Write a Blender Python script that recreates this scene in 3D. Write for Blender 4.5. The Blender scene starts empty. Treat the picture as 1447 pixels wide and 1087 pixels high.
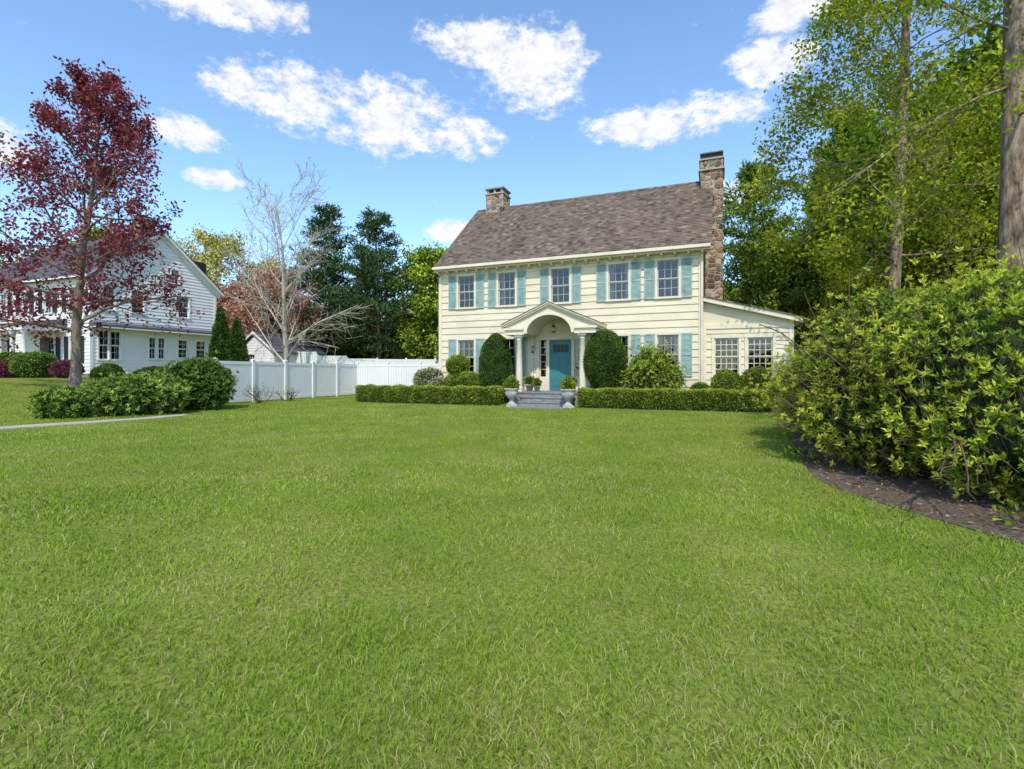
import bpy, math, random
import numpy as np
from mathutils import Matrix, Vector

scene=bpy.context.scene
GZ=0.95
def sst(t):
    t=np.clip(t,0,1); return t*t*(3-2*t)
def gz(x,y):
    return GZ*sst((-np.asarray(x,float)-12)/10.)*sst((np.asarray(y,float)-9)/8.)

# ---------------------------------------------------------------- materials
def new_mat(name):
    m=bpy.data.materials.new(name); m.use_nodes=True
    nt=m.node_tree; nt.nodes.clear()
    out=nt.nodes.new('ShaderNodeOutputMaterial')
    return m,nt,out
def N(nt,t,**kw):
    n=nt.nodes.new(t)
    for k,v in kw.items():
        if k.startswith('i_'):
            n.inputs[k[2:].replace('_',' ')].default_value=v
        else: setattr(n,k,v)
    return n
def ramp(nt,stops,interp='LINEAR'):
    r=nt.nodes.new('ShaderNodeValToRGB'); r.color_ramp.interpolation=interp
    el=r.color_ramp.elements
    while len(el)<len(stops): el.new(0.5)
    for e,(p,c) in zip(el,stops):
        e.position=p; e.color=(c[0],c[1],c[2],1)
    return r
def mul(nt,a,b,fac=1.0,mode='MULTIPLY'):
    m=nt.nodes.new('ShaderNodeMix'); m.data_type='RGBA'; m.blend_type=mode
    m.inputs[0].default_value=fac
    for i,s in ((6,a),(7,b)):
        if hasattr(s,'is_output'): nt.links.new(s,m.inputs[i])
        else: m.inputs[i].default_value=(s[0],s[1],s[2],1)
    return m
def paint(name,col,rough=.6,var=.12,scale=2.5,bump=.15,bscale=40,spec=.3,stretch=(1,1,1)):
    m,nt,out=new_mat(name); L=nt.links.new
    tc=N(nt,'ShaderNodeTexCoord'); mp=N(nt,'ShaderNodeMapping'); mp.inputs['Scale'].default_value=stretch
    L(tc.outputs['Object'],mp.inputs[0])
    n1=N(nt,'ShaderNodeTexNoise',i_Scale=scale,i_Detail=6.0,i_Roughness=.65); L(mp.outputs[0],n1.inputs['Vector'])
    r=ramp(nt,[(.3,(1-var*1.6,)*3),(.55,(1,)*3),(.75,(1+var*.4,)*3)]); L(n1.outputs['Fac'],r.inputs[0])
    mm=mul(nt,r.outputs[0],col)
    p=N(nt,'ShaderNodeBsdfPrincipled'); p.inputs['Roughness'].default_value=rough
    p.inputs['Specular IOR Level'].default_value=spec
    L(mm.outputs[2],p.inputs['Base Color'])
    n2=N(nt,'ShaderNodeTexNoise',i_Scale=float(bscale),i_Detail=4.0); L(mp.outputs[0],n2.inputs['Vector'])
    b=N(nt,'ShaderNodeBump',i_Strength=bump,i_Distance=.01); L(n2.outputs['Fac'],b.inputs['Height']); L(b.outputs[0],p.inputs['Normal'])
    L(p.outputs[0],out.inputs[0]); return m
def leafmat(name,stops,trans=.3,nscale=.8,lo=.6,hi=1.25,rough=.55,spec=.3,gloss=0):
    m,nt,out=new_mat(name); L=nt.links.new
    at=N(nt,'ShaderNodeAttribute',attribute_name='rnd')
    r=ramp(nt,stops); L(at.outputs['Fac'],r.inputs[0])
    tc=N(nt,'ShaderNodeTexCoord')
    n1=N(nt,'ShaderNodeTexNoise',i_Scale=nscale,i_Detail=1.0); L(tc.outputs['Object'],n1.inputs['Vector'])
    r2=ramp(nt,[(.3,(lo,)*3),(.7,(hi,)*3)]); L(n1.outputs['Fac'],r2.inputs[0])
    mm=mul(nt,r.outputs[0],r2.outputs[0])
    if gloss:
        p=N(nt,'ShaderNodeBsdfPrincipled'); p.inputs['Roughness'].default_value=rough; p.inputs['Specular IOR Level'].default_value=spec
        L(mm.outputs[2],p.inputs['Base Color'])
    else:
        p=N(nt,'ShaderNodeBsdfDiffuse'); L(mm.outputs[2],p.inputs[0])
    if trans<=0: L(p.outputs[0],out.inputs[0]); return m
    t=N(nt,'ShaderNodeBsdfTranslucent'); L(mm.outputs[2],t.inputs[0])
    mx=N(nt,'ShaderNodeMixShader'); mx.inputs[0].default_value=trans
    L(p.outputs[0],mx.inputs[1]); L(t.outputs[0],mx.inputs[2]); L(mx.outputs[0],out.inputs[0]); return m
def barkmat(name,c0,c1,scale=8):
    m,nt,out=new_mat(name); L=nt.links.new
    tc=N(nt,'ShaderNodeTexCoord'); mp=N(nt,'ShaderNodeMapping'); mp.inputs['Scale'].default_value=(1,1,.22)
    L(tc.outputs['Object'],mp.inputs[0])
    n=N(nt,'ShaderNodeTexNoise',i_Scale=float(scale),i_Detail=8.0,i_Roughness=.7); L(mp.outputs[0],n.inputs['Vector'])
    r=ramp(nt,[(.38,c0),(.62,c1)]); L(n.outputs['Fac'],r.inputs[0])
    p=N(nt,'ShaderNodeBsdfDiffuse')
    L(r.outputs[0],p.inputs[0])
    b=N(nt,'ShaderNodeBump',i_Strength=1.0,i_Distance=.05); L(n.outputs['Fac'],b.inputs['Height']); L(b.outputs[0],p.inputs['Normal'])
    L(p.outputs[0],out.inputs[0]); return m
def shinglemat(name,stops,zs):
    m,nt,out=new_mat(name); L=nt.links.new
    tc=N(nt,'ShaderNodeTexCoord'); sx=N(nt,'ShaderNodeSeparateXYZ'); L(tc.outputs['Object'],sx.inputs[0])
    fx=N(nt,'ShaderNodeMath',operation='MULTIPLY'); fx.inputs[1].default_value=1/.18; L(sx.outputs[0],fx.inputs[0])
    fz=N(nt,'ShaderNodeMath',operation='MULTIPLY'); fz.inputs[1].default_value=1/zs; L(sx.outputs[2],fz.inputs[0])
    flz=N(nt,'ShaderNodeMath',operation='FLOOR'); L(fz.outputs[0],flz.inputs[0])
    w=N(nt,'ShaderNodeTexWhiteNoise',noise_dimensions='1D'); L(flz.outputs[0],w.inputs['W'])
    ad=N(nt,'ShaderNodeMath',operation='ADD'); L(fx.outputs[0],ad.inputs[0]); L(w.outputs[0],ad.inputs[1])
    flx=N(nt,'ShaderNodeMath',operation='FLOOR'); L(ad.outputs[0],flx.inputs[0])
    cb=N(nt,'ShaderNodeCombineXYZ'); L(flx.outputs[0],cb.inputs[0]); L(flz.outputs[0],cb.inputs[1])
    w2=N(nt,'ShaderNodeTexWhiteNoise',noise_dimensions='3D'); L(cb.outputs[0],w2.inputs['Vector'])
    r=ramp(nt,stops); L(w2.outputs[0],r.inputs[0])
    n=N(nt,'ShaderNodeTexNoise',i_Scale=.8,i_Detail=6.0); L(tc.outputs['Object'],n.inputs['Vector'])
    r2=ramp(nt,[(.3,(.86,)*3),(.7,(1.1,1.09,1.07))]); L(n.outputs['Fac'],r2.inputs[0])
    mm=mul(nt,r.outputs[0],r2.outputs[0])
    n3=N(nt,'ShaderNodeTexNoise',i_Scale=60.,i_Detail=3.0); L(tc.outputs['Object'],n3.inputs['Vector'])
    b=N(nt,'ShaderNodeBump',i_Strength=.4,i_Distance=.01); L(n3.outputs['Fac'],b.inputs['Height'])
    p=N(nt,'ShaderNodeBsdfPrincipled'); p.inputs['Roughness'].default_value=.9; p.inputs['Specular IOR Level'].default_value=.15
    L(mm.outputs[2],p.inputs['Base Color']); L(b.outputs[0],p.inputs['Normal']); L(p.outputs[0],out.inputs[0]); return m
def stonemat(name,scale=4.2):
    m,nt,out=new_mat(name); L=nt.links.new
    tc=N(nt,'ShaderNodeTexCoord')
    nz=N(nt,'ShaderNodeTexNoise',i_Scale=3.0); L(tc.outputs['Object'],nz.inputs['Vector'])
    mx=mul(nt,tc.outputs['Object'],nz.outputs['Color'],.06,'ADD')
    v=N(nt,'ShaderNodeTexVoronoi',feature='F1'); v.inputs['Scale'].default_value=scale; v.inputs['Randomness'].default_value=.75; L(mx.outputs[2],v.inputs['Vector'])
    e=N(nt,'ShaderNodeTexVoronoi',feature='DISTANCE_TO_EDGE'); e.inputs['Scale'].default_value=scale; e.inputs['Randomness'].default_value=.75; L(mx.outputs[2],e.inputs['Vector'])
    sp=N(nt,'ShaderNodeSeparateColor'); L(v.outputs['Color'],sp.inputs[0])
    r=ramp(nt,[(0,(.05,.035,.03)),(.25,(.2,.11,.065)),(.45,(.42,.3,.19)),(.6,(.12,.10,.10)),(.8,(.45,.34,.22)),(1,(.25,.10,.055))]); L(sp.outputs[0],r.inputs[0])
    me=ramp(nt,[(.03,(0,0,0)),(.07,(1,1,1))]); L(e.outputs['Distance'],me.inputs[0])
    mm=N(nt,'ShaderNodeMix',data_type='RGBA'); L(me.outputs[0],mm.inputs[0]); mm.inputs[6].default_value=(.38,.33,.27,1); L(r.outputs[0],mm.inputs[7])
    p=N(nt,'ShaderNodeBsdfPrincipled'); p.inputs['Roughness'].default_value=.85
    b=N(nt,'ShaderNodeBump',i_Strength=.8,i_Distance=.05)
    bh=ramp(nt,[(0,(0,0,0)),(.15,(1,1,1))]); L(e.outputs['Distance'],bh.inputs[0])
    L(bh.outputs[0],b.inputs['Height']); L(b.outputs[0],p.inputs['Normal'])
    L(mm.outputs[2],p.inputs['Base Color']); L(p.outputs[0],out.inputs[0]); return m
def brickmat(name):
    m,nt,out=new_mat(name); L=nt.links.new
    tc=N(nt,'ShaderNodeTexCoord'); sx=N(nt,'ShaderNodeSeparateXYZ'); L(tc.outputs['Object'],sx.inputs[0])
    ad=N(nt,'ShaderNodeMath',operation='ADD'); L(sx.outputs[0],ad.inputs[0]); L(sx.outputs[1],ad.inputs[1])
    cb=N(nt,'ShaderNodeCombineXYZ'); L(ad.outputs[0],cb.inputs[0]); L(sx.outputs[2],cb.inputs[1])
    br=N(nt,'ShaderNodeTexBrick'); br.inputs['Scale'].default_value=4.5; L(cb.outputs[0],br.inputs['Vector'])
    br.inputs['Color1'].default_value=(.28,.12,.08,1); br.inputs['Color2'].default_value=(.2,.1,.075,1); br.inputs['Mortar'].default_value=(.4,.37,.33,1)
    p=N(nt,'ShaderNodeBsdfPrincipled'); p.inputs['Roughness'].default_value=.85; L(br.outputs[0],p.inputs['Base Color']); L(p.outputs[0],out.inputs[0]); return m
def glassmat():
    m,nt,out=new_mat('window_glass'); L=nt.links.new
    f=N(nt,'ShaderNodeFresnel'); f.inputs[0].default_value=1.5
    tc=N(nt,'ShaderNodeTexCoord'); n=N(nt,'ShaderNodeTexNoise',i_Scale=2.5); L(tc.outputs['Object'],n.inputs['Vector'])
    b=N(nt,'ShaderNodeBump',i_Strength=.2,i_Distance=.05); L(n.outputs['Fac'],b.inputs['Height'])
    t=N(nt,'ShaderNodeBsdfTransparent'); t.inputs[0].default_value=(.75,.8,.8,1)
    g=N(nt,'ShaderNodeBsdfGlossy'); g.inputs['Roughness'].default_value=.02; L(b.outputs[0],g.inputs['Normal'])
    ad=N(nt,'ShaderNodeMath',operation='ADD'); ad.inputs[1].default_value=.05; L(f.outputs[0],ad.inputs[0])
    mx=N(nt,'ShaderNodeMixShader'); L(ad.outputs[0],mx.inputs[0]); L(t.outputs[0],mx.inputs[1]); L(g.outputs[0],mx.inputs[2]); L(mx.outputs[0],out.inputs[0]); return m

M_CREAM=paint('cream_siding_paint',(.70,.61,.43),.55,.13,1.2,.1,50,stretch=(.5,.5,1.5))
M_TRIM=paint('cream_trim_paint',(.70,.625,.47),.5,.08,3)
M_WHITE=paint('white_siding_paint',(.78,.755,.72),.55,.06,1.5,stretch=(.5,.5,1.5))
M_WTRIM=paint('white_trim_paint',(.80,.78,.75),.5,.05,3)
M_VINYL=paint('white_vinyl',(.74,.73,.71),.4,.05,1.0,.03)
M_AQUA=paint('aqua_shutter_paint',(.30,.425,.395),.6,.2,4)
M_TEAL=paint('teal_door_paint',(.05,.19,.21),.4,.08,3)
M_BLACK=paint('black_shutter_paint',(.03,.035,.04),.5,.05)
M_DARK=paint('dark_interior',(.03,.028,.026),.9,.2)
M_CURT=paint('curtain_fabric',(.5,.46,.40),.9,.1)
M_SASH=paint('sash_paint',(.5,.48,.42),.5,.05)
M_SLATE=paint('slate_step',(.22,.23,.25),.7,.25,5,.3)
M_FOUND=paint('foundation_stone',(.26,.25,.235),.85,.3,7,.4)
M_URN=paint('urn_concrete',(.42,.40,.36),.8,.25,6,.3)
M_IRON=paint('dark_metal',(.03,.028,.025),.4,.1)
M_BRASS=paint('brass',(.5,.35,.12),.35,.1)
M_CONC=paint('concrete_path',(.44,.38,.31),.85,.2,3,.4)
M_POT=paint('terracotta',(.3,.12,.06),.8,.15,6,.3)
M_ROOF=shinglemat('brown_shingles',[(0,(.085,.06,.046)),(.3,(.155,.12,.094)),(.6,(.20,.157,.125)),(.85,(.13,.09,.066)),(1,(.28,.22,.175))],.1)
M_ROOF2=shinglemat('grey_shingles',[(0,(.07,.075,.085)),(.5,(.11,.115,.13)),(1,(.15,.155,.17))],.1)
M_STONE=stonemat('chimney_fieldstone')
M_BRICK=brickmat('red_brick')
M_GLASS=glassmat()

# ---------------------------------------------------------------- mesh builder
class MB:
    def __init__(s): s.v=[];s.f=[];s.mi=[];s.mats=[];s.M=Matrix.Identity(4);s.sm=[]
    def m(s,mat):
        if mat not in s.mats: s.mats.append(mat)
        return s.mats.index(mat)
    def poly(s,pts,mat,smooth=False):
        b=len(s.v)
        for p in pts: s.v.append(tuple(s.M@Vector(p)))
        s.f.append(list(range(b,b+len(pts)))); s.mi.append(s.m(mat)); s.sm.append(smooth)
    def mesh(s,vs,fs,mat,smooth=False):
        b=len(s.v)
        for p in vs: s.v.append(tuple(s.M@Vector(p)))
        for f in fs: s.f.append([b+i for i in f]); s.mi.append(s.m(mat)); s.sm.append(smooth)
    def box(s,x0,x1,y0,y1,z0,z1,mat):
        vs=[(x0,y0,z0),(x1,y0,z0),(x1,y1,z0),(x0,y1,z0),(x0,y0,z1),(x1,y0,z1),(x1,y1,z1),(x0,y1,z1)]
        s.mesh(vs,[(0,3,2,1),(4,5,6,7),(0,1,5,4),(1,2,6,5),(2,3,7,6),(3,0,4,7)],mat)
    def extrude(s,pts,vec,mat):
        n=len(pts); vec=Vector(vec)
        vs=[Vector(p) for p in pts]+[Vector(p)+vec for p in pts]
        fs=[tuple(range(n))[::-1],tuple(range(n,2*n))]+[(i,(i+1)%n,(i+1)%n+n,i+n) for i in range(n)]
        s.mesh(vs,fs,mat)
    def lathe(s,cx,cy,prof,mat,seg=20):
        vs=[];fs=[]
        for r,z in prof:
            for k in range(seg):
                a=2*math.pi*k/seg; vs.append((cx+r*math.cos(a),cy+r*math.sin(a),z))
        for i in range(len(prof)-1):
            for k in range(seg):
                k2=(k+1)%seg; fs.append((i*seg+k,i*seg+k2,(i+1)*seg+k2,(i+1)*seg+k))
        fs.append(tuple(range(seg))[::-1]); fs.append(tuple((len(prof)-1)*seg+k for k in range(seg)))
        s.mesh(vs,fs,mat,True)
    def obj(s,name,parent=None,bevel=0):
        me=bpy.data.meshes.new(name); me.from_pydata(s.v,[],s.f)
        for m in s.mats: me.materials.append(m)
        me.polygons.foreach_set('material_index',s.mi); me.polygons.foreach_set('use_smooth',s.sm)
        me.update(); o=bpy.data.objects.new(name,me); scene.collection.objects.link(o)
        if parent: o.parent=parent
        if bevel:
            md=o.modifiers.new('b','BEVEL'); md.width=bevel; md.segments=2; md.limit_method='ANGLE'
        return o
def empty(name,loc,rz=0):
    o=bpy.data.objects.new(name,None); scene.collection.objects.link(o); o.location=loc; o.rotation_euler=(0,0,rz); return o
def RT(x,y,deg): return Matrix.Translation((x,y,0))@Matrix.Rotation(math.radians(deg),4,'Z')

# numpy mesh
def np_obj(name,parts,mats,link=True,loc=(0,0,0)):
    V=[];LI=[];LS=[];MI=[];RN=[];SM=[];vo=0;lo=0
    for v,f,mi,rn,sm in parts:
        if len(f)==0: continue
        V.append(v); k=f.shape[1]
        LI.append((f+vo).ravel()); LS.append(lo+np.arange(len(f))*k)
        MI.append(np.full(len(f),mi)); RN.append(rn if rn is not None else np.full(len(f),.5)); SM.append(np.full(len(f),sm))
        vo+=len(v); lo+=f.size
    V=np.concatenate(V);LI=np.concatenate(LI);LS=np.concatenate(LS);MI=np.concatenate(MI);RN=np.concatenate(RN);SM=np.concatenate(SM)
    me=bpy.data.meshes.new(name)
    me.vertices.add(len(V)); me.vertices.foreach_set('co',V.astype(np.float32).ravel())
    me.loops.add(len(LI)); me.loops.foreach_set('vertex_index',LI.astype(np.int32))
    me.polygons.add(len(LS)); me.polygons.foreach_set('loop_start',LS.astype(np.int32))
    me.polygons.foreach_set('material_index',MI.astype(np.int32)); me.polygons.foreach_set('use_smooth',SM.astype(bool))
    me.update(calc_edges=True)
    a=me.attributes.new('rnd','FLOAT','FACE'); a.data.foreach_set('value',RN.astype(np.float32))
    for m in mats: me.materials.append(m)
    if not link: return me
    o=bpy.data.objects.new(name,me); scene.collection.objects.link(o); o.location=loc; return o
def inst(name,me,loc,s=1,rz=0,sz=None):
    o=bpy.data.objects.new(name,me); scene.collection.objects.link(o); o.location=loc
    o.scale=(s,s,sz if sz else s); o.rotation_euler=(0,0,rz); return o
def nrm(a): return a/np.maximum(np.linalg.norm(a,axis=-1,keepdims=True),1e-9)
def leaves(P,D,L,W,rng,up=0.0,fold=.2):
    n=len(P); D=nrm(D); R=rng.normal(size=(n,3)); R[:,2]+=up
    S=nrm(np.cross(D,R)); Nn=np.cross(S,D)
    L=np.broadcast_to(L,(n,))[:,None]; W=np.broadcast_to(W,(n,))[:,None]
    v=np.empty((n,4,3)); mid=P+D*L*.5
    v[:,0]=P; v[:,1]=mid+S*W*.5+Nn*W*fold; v[:,2]=P+D*L-Nn*L*.08; v[:,3]=mid-S*W*.5+Nn*W*fold
    return v.reshape(-1,3),np.arange(n*4).reshape(n,4)
def tubes(segs,k=6):
    if not len(segs): return np.zeros((0,3)),np.zeros((0,4),int)
    A=np.array([s[0] for s in segs]);B=np.array([s[1] for s in segs]);r0=np.array([s[2] for s in segs]);r1=np.array([s[3] for s in segs])
    D=nrm(B-A); ref=np.where(np.abs(D[:,2:3])>.9,np.array([[1.,0,0]]),np.array([[0,0,1.]]))
    X=nrm(np.cross(D,ref)); Y=np.cross(D,X); n=len(A)
    v=np.empty((n,2*k,3))
    for i in range(k):
        a=2*math.pi*i/k; c=X*math.cos(a)+Y*math.sin(a)
        v[:,i]=A+c*r0[:,None]; v[:,k+i]=B+c*r1[:,None]
    f=np.array([[i,(i+1)%k,(i+1)%k+k,i+k] for i in range(k)])
    F=(np.arange(n)[:,None,None]*2*k+f[None]).reshape(-1,4)
    return v.reshape(-1,3),F
def limb(p,d,L,r,n,wob,trop,rng,r_end=.3):
    pts=[np.array(p,float)]; d=np.array(d,float); d/=np.linalg.norm(d)
    for i in range(n):
        d=d+rng.normal(size=3)*wob; d[2]+=trop; d/=np.linalg.norm(d); pts.append(pts[-1]+d*L/n)
    rad=[r*(1-(1-r_end)*i/n) for i in range(n+1)]
    return pts,rad
def segl(pts,rad): return [(pts[i],pts[i+1],rad[i],rad[i+1]) for i in range(len(pts)-1)]
def tree_mesh(name,seed,H,tr,cb,prof,R,nl,mats,elev=(15,50),nsub=7,ntw=5,leafn=16,LL=.11,LW=.07,sig=.18,trop=.03,twr=.008,lean=(0,0),droop=-.2,wob=.035,sw=.16,t_end=.12,lsc=1.0):
    rng=np.random.default_rng(seed)
    tp,trd=limb((0,0,-.1),(lean[0],lean[1],1),H*.97,tr,14,wob,.03,rng,t_end)
    big=segl(tp,trd); small=[]; LP=[]
    big[0]=(big[0][0],big[0][1],tr*1.35,big[0][3])
    az=rng.uniform(0,6.28)
    for i in range(nl):
        u=cb+(1-cb)*(i+rng.uniform(0,.8))/nl
        u=min(u,.98); q=u*14; j=int(q); p=tp[j]+(tp[j+1]-tp[j])*(q-j)
        az+=2.4+rng.uniform(-.5,.5); e=math.radians(rng.uniform(*elev)+ (u-.5)*25)
        Lb=R*prof((u-cb)/(1-cb))*rng.uniform(.75,1.15)
        r=max(tr*(1-.88*u)*.5*lsc,.012)
        d=(math.cos(az)*math.cos(e),math.sin(az)*math.cos(e),math.sin(e))
        lp,lr=limb(p,d,Lb,r,6,.12*sw/.16,trop,rng,.25); big+=segl(lp,lr)
        for s in range(nsub):
            f=.2+.8*(s+rng.uniform(0,1))/nsub; q=min(f*6,5.99); j=int(q); p2=lp[j]+(lp[j+1]-lp[j])*(q-j)
            dd=lp[j+1]-lp[j]; dd=dd/np.linalg.norm(dd)+rng.normal(size=3)*.6
            L2=Lb*.42*(1.15-.6*f)*rng.uniform(.7,1.3)
            sp,sr=limb(p2,dd,L2,max(lr[j]*.45,twr*1.3),4,sw,trop,rng,.35); small+=segl(sp,sr)
            for t in range(ntw):
                f2=.15+.85*(t+rng.uniform(0,1))/ntw; q=min(f2*4,3.99); j2=int(q); p3=sp[j2]+(sp[j2+1]-sp[j2])*(q-j2)
                d3=sp[j2+1]-sp[j2]; d3=d3/np.linalg.norm(d3)+rng.normal(size=3)*.6
                L3=L2*.45*rng.uniform(.6,1.3)+.08
                wp,wr=limb(p3,d3,L3,twr,2,sw*1.2,trop,rng,.4); small+=segl(wp,wr)
                LP+= [wp[1],wp[2]]
    parts=[]
    v,f=tubes(big,8); parts.append((v,f,0,None,True))
    v,f=tubes(small,3); parts.append((v,f,0,None,False))
    if leafn:
        LP=np.array(LP); P=np.repeat(LP,leafn,axis=0)+rng.normal(size=(len(LP)*leafn,3))*sig
        D=rng.normal(size=P.shape); D[:,2]+=droop
        v,f=leaves(P,D,LL*rng.uniform(.6,1.3,len(P)),LW*rng.uniform(.7,1.2,len(P)),rng,.9)
        cl=np.repeat(rng.uniform(0,1,len(LP)),leafn)
        parts.append((v,f,1,np.clip(.5*cl+.5*rng.uniform(0,1,len(P)),0,1),False))
    return np_obj(name,parts,mats,False)
def pine_mesh(name,seed,H,R,mats,cb=.12,tuft=40,ln=9,LL=.46,LW=.11,dens=1.0,tr=.25,gap=.25,prof=None):
    rng=np.random.default_rng(seed)
    tp,trd=limb((0,0,-.1),(0,0,1),H*.98,tr,12,.015,.03,rng,.1); big=segl(tp,trd); P=[];Ds=[];CL=[]
    nw=int(24*dens); az=0
    for i in range(nw):
        u=cb+(1-cb)*(i/nw)
        for b in range(5):
            if rng.uniform()<gap*.5: continue
            uu=min(u+rng.uniform(-.012,.012),.985); q=uu*12; j=int(q); p=tp[j]+(tp[min(j+1,12)]-tp[j])*(q-j)
            az+=2*math.pi/5+rng.uniform(-.3,.3)
            w=(u-cb)/(1-cb); pr=prof(w) if prof else (min(1,.6+w*2.2)*(1-w)**.7+.08)
            Lb=R*pr*rng.uniform(.55,1.2)
            e=math.radians(rng.uniform(-8,12)+w*28)
            lp,lr=limb(p,(math.cos(az)*math.cos(e),math.sin(az)*math.cos(e),math.sin(e)),Lb,max(.07*(1-u),.02),5,.08,.03,rng,.3)
            big+=segl(lp,lr)
            nt=max(int(tuft*Lb/R),9)
            for t in range(nt):
                f=.15+.87*rng.uniform()**.8; q=min(f*5,4.99); j=int(q); c=lp[j]+(lp[j+1]-lp[j])*(q-j)
                side=np.array([-math.sin(az),math.cos(az),0])*rng.normal()*.28*Lb*(1.1-.6*f)
                c=c+side+np.array([0,0,rng.normal()*.10+.06])
                P.append(c); Ds.append((math.cos(az)*.5,math.sin(az)*.5,.4)); CL.append(rng.uniform())
    P=np.array(P);Ds=np.array(Ds);CL=np.array(CL)
    n=len(P)*ln; PP=np.repeat(P,ln,axis=0)+rng.normal(size=(n,3))*np.array([.22,.22,.09]); DD=np.repeat(Ds,ln,axis=0)+rng.normal(size=(n,3))*.5
    v,f=leaves(PP,DD,LL*rng.uniform(.6,1.2,n),LW*rng.uniform(.7,1.3,n),rng,1.0)
    parts=[]; tv,tf=tubes(big,6); parts.append((tv,tf,0,None,True)); parts.append((v,f,1,np.clip(.5*np.repeat(CL,ln)+.5*rng.uniform(size=n),0,1),False))
    return np_obj(name,parts,mats,False)
def lump(D,ph,amp):
    return 1+amp*(np.sin(4.1*D[:,0]+ph[0])+np.sin(4.7*D[:,1]+ph[1]+2*D[:,2])+np.sin(5.3*D[:,2]+ph[2])+.8*np.sin(9*D[:,0]+7*D[:,1]+ph[1])+.6*np.sin(11*D[:,2]-8*D[:,0]+ph[2]))/3
def bush(name,ells,nleaf,LL,LW,mats,seed,amp=.1,depth=.12,whorl=0,up=.5,ground=0,stems=0,core=.8,outb=.6):
    rng=np.random.default_rng(seed); parts=[]
    area=np.array([(e[3]*e[4]+e[3]*e[5]+e[4]*e[5]) for e in ells]); area=area/area.sum()
    PH=[rng.uniform(0,6.28,3) for _ in ells]
    AP=[];AN=[];AT=[]
    for ei,e in enumerate(ells):
        n=int(nleaf*area[ei]*1.5); D=nrm(rng.normal(size=(n,3))); rr=lump(D,PH[ei],amp)
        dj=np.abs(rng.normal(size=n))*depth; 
        if whorl: dj=np.where(rng.uniform(size=n)<.12,-dj*.8,dj)
        C=np.array(e[:3]);Rv=np.array(e[3:])
        P=C+D*Rv*(rr*(1-dj))[:,None]; keep=P[:,2]>ground+.03
        for ej,o in enumerate(ells):
            if ej==ei: continue
            q=(P-np.array(o[:3]))/np.array(o[3:]); keep&=np.linalg.norm(q,axis=1)>.9
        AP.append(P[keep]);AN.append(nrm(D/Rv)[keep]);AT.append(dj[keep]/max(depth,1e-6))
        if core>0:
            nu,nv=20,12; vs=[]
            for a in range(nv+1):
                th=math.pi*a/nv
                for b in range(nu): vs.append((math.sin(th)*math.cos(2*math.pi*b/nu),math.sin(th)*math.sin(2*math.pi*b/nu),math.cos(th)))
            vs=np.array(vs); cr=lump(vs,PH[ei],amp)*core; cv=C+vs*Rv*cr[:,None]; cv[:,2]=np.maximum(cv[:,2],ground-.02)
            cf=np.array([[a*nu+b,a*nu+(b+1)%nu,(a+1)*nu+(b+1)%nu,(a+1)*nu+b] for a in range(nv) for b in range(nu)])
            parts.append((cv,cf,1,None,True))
    P=np.concatenate(AP);Nn=np.concatenate(AN);T=np.concatenate(AT)
    if whorl:
        ax=nrm(Nn*.7+np.array([0,0,up])+rng.normal(size=P.shape)*.35)
        ref=nrm(rng.normal(size=P.shape)); X=nrm(np.cross(ax,ref));Y=np.cross(ax,X)
        PP=[];DD=[];TT=[]
        for k in range(whorl):
            a=2*math.pi*k/whorl+rng.uniform(-.3,.3,len(P)); sp=rng.uniform(.5,1.1,len(P))[:,None]
            DD.append(ax*1.0*(1.2-sp*.6)+(X*np.cos(a)[:,None]+Y*np.sin(a)[:,None])*sp); PP.append(P-ax*rng.uniform(0,.05,len(P))[:,None]); TT.append(T)
        segs=[(P[i]-ax[i]*.22,P[i],.004,.0025) for i in range(0,len(P),2)]
        tv,tf=tubes(segs,3); parts.append((tv,tf,2,None,False))
        P=np.concatenate(PP);D=np.concatenate(DD);T=np.concatenate(TT)
    else:
        D=Nn*outb+rng.normal(size=P.shape)*.6; D[:,2]+=up*.5
    n=len(P); v,f=leaves(P,D,LL*rng.uniform(.6,1.25,n),LW*rng.uniform(.7,1.25,n),rng,.5)
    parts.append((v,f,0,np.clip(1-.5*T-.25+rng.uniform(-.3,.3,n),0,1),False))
    if stems:
        segs=[]
        for i in range(stems):
            e=ells[rng.integers(len(ells))]; a=rng.uniform(0,6.28)
            b0=np.array([e[0]+math.cos(a)*e[3]*.35,e[1]+math.sin(a)*e[4]*.35,ground-.02])
            lp,lr=limb(b0,(math.cos(a)*.7,math.sin(a)*.7,1),e[5]*2.1,.018,7,.14,.0,rng,.3); segs+=segl(lp,lr)
            for q in range(4):
                j=rng.integers(1,6); d=lp[j+1]-lp[j]; d=d/np.linalg.norm(d)+rng.normal(size=3)*.6
                l2,r2=limb(lp[j],d,e[5]*.9,.009,4,.15,.02,rng,.4); segs+=segl(l2,r2)
        tv,tf=tubes(segs,5); parts.append((tv,tf,2,None,True))
    return np_obj(name,parts,mats)

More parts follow.
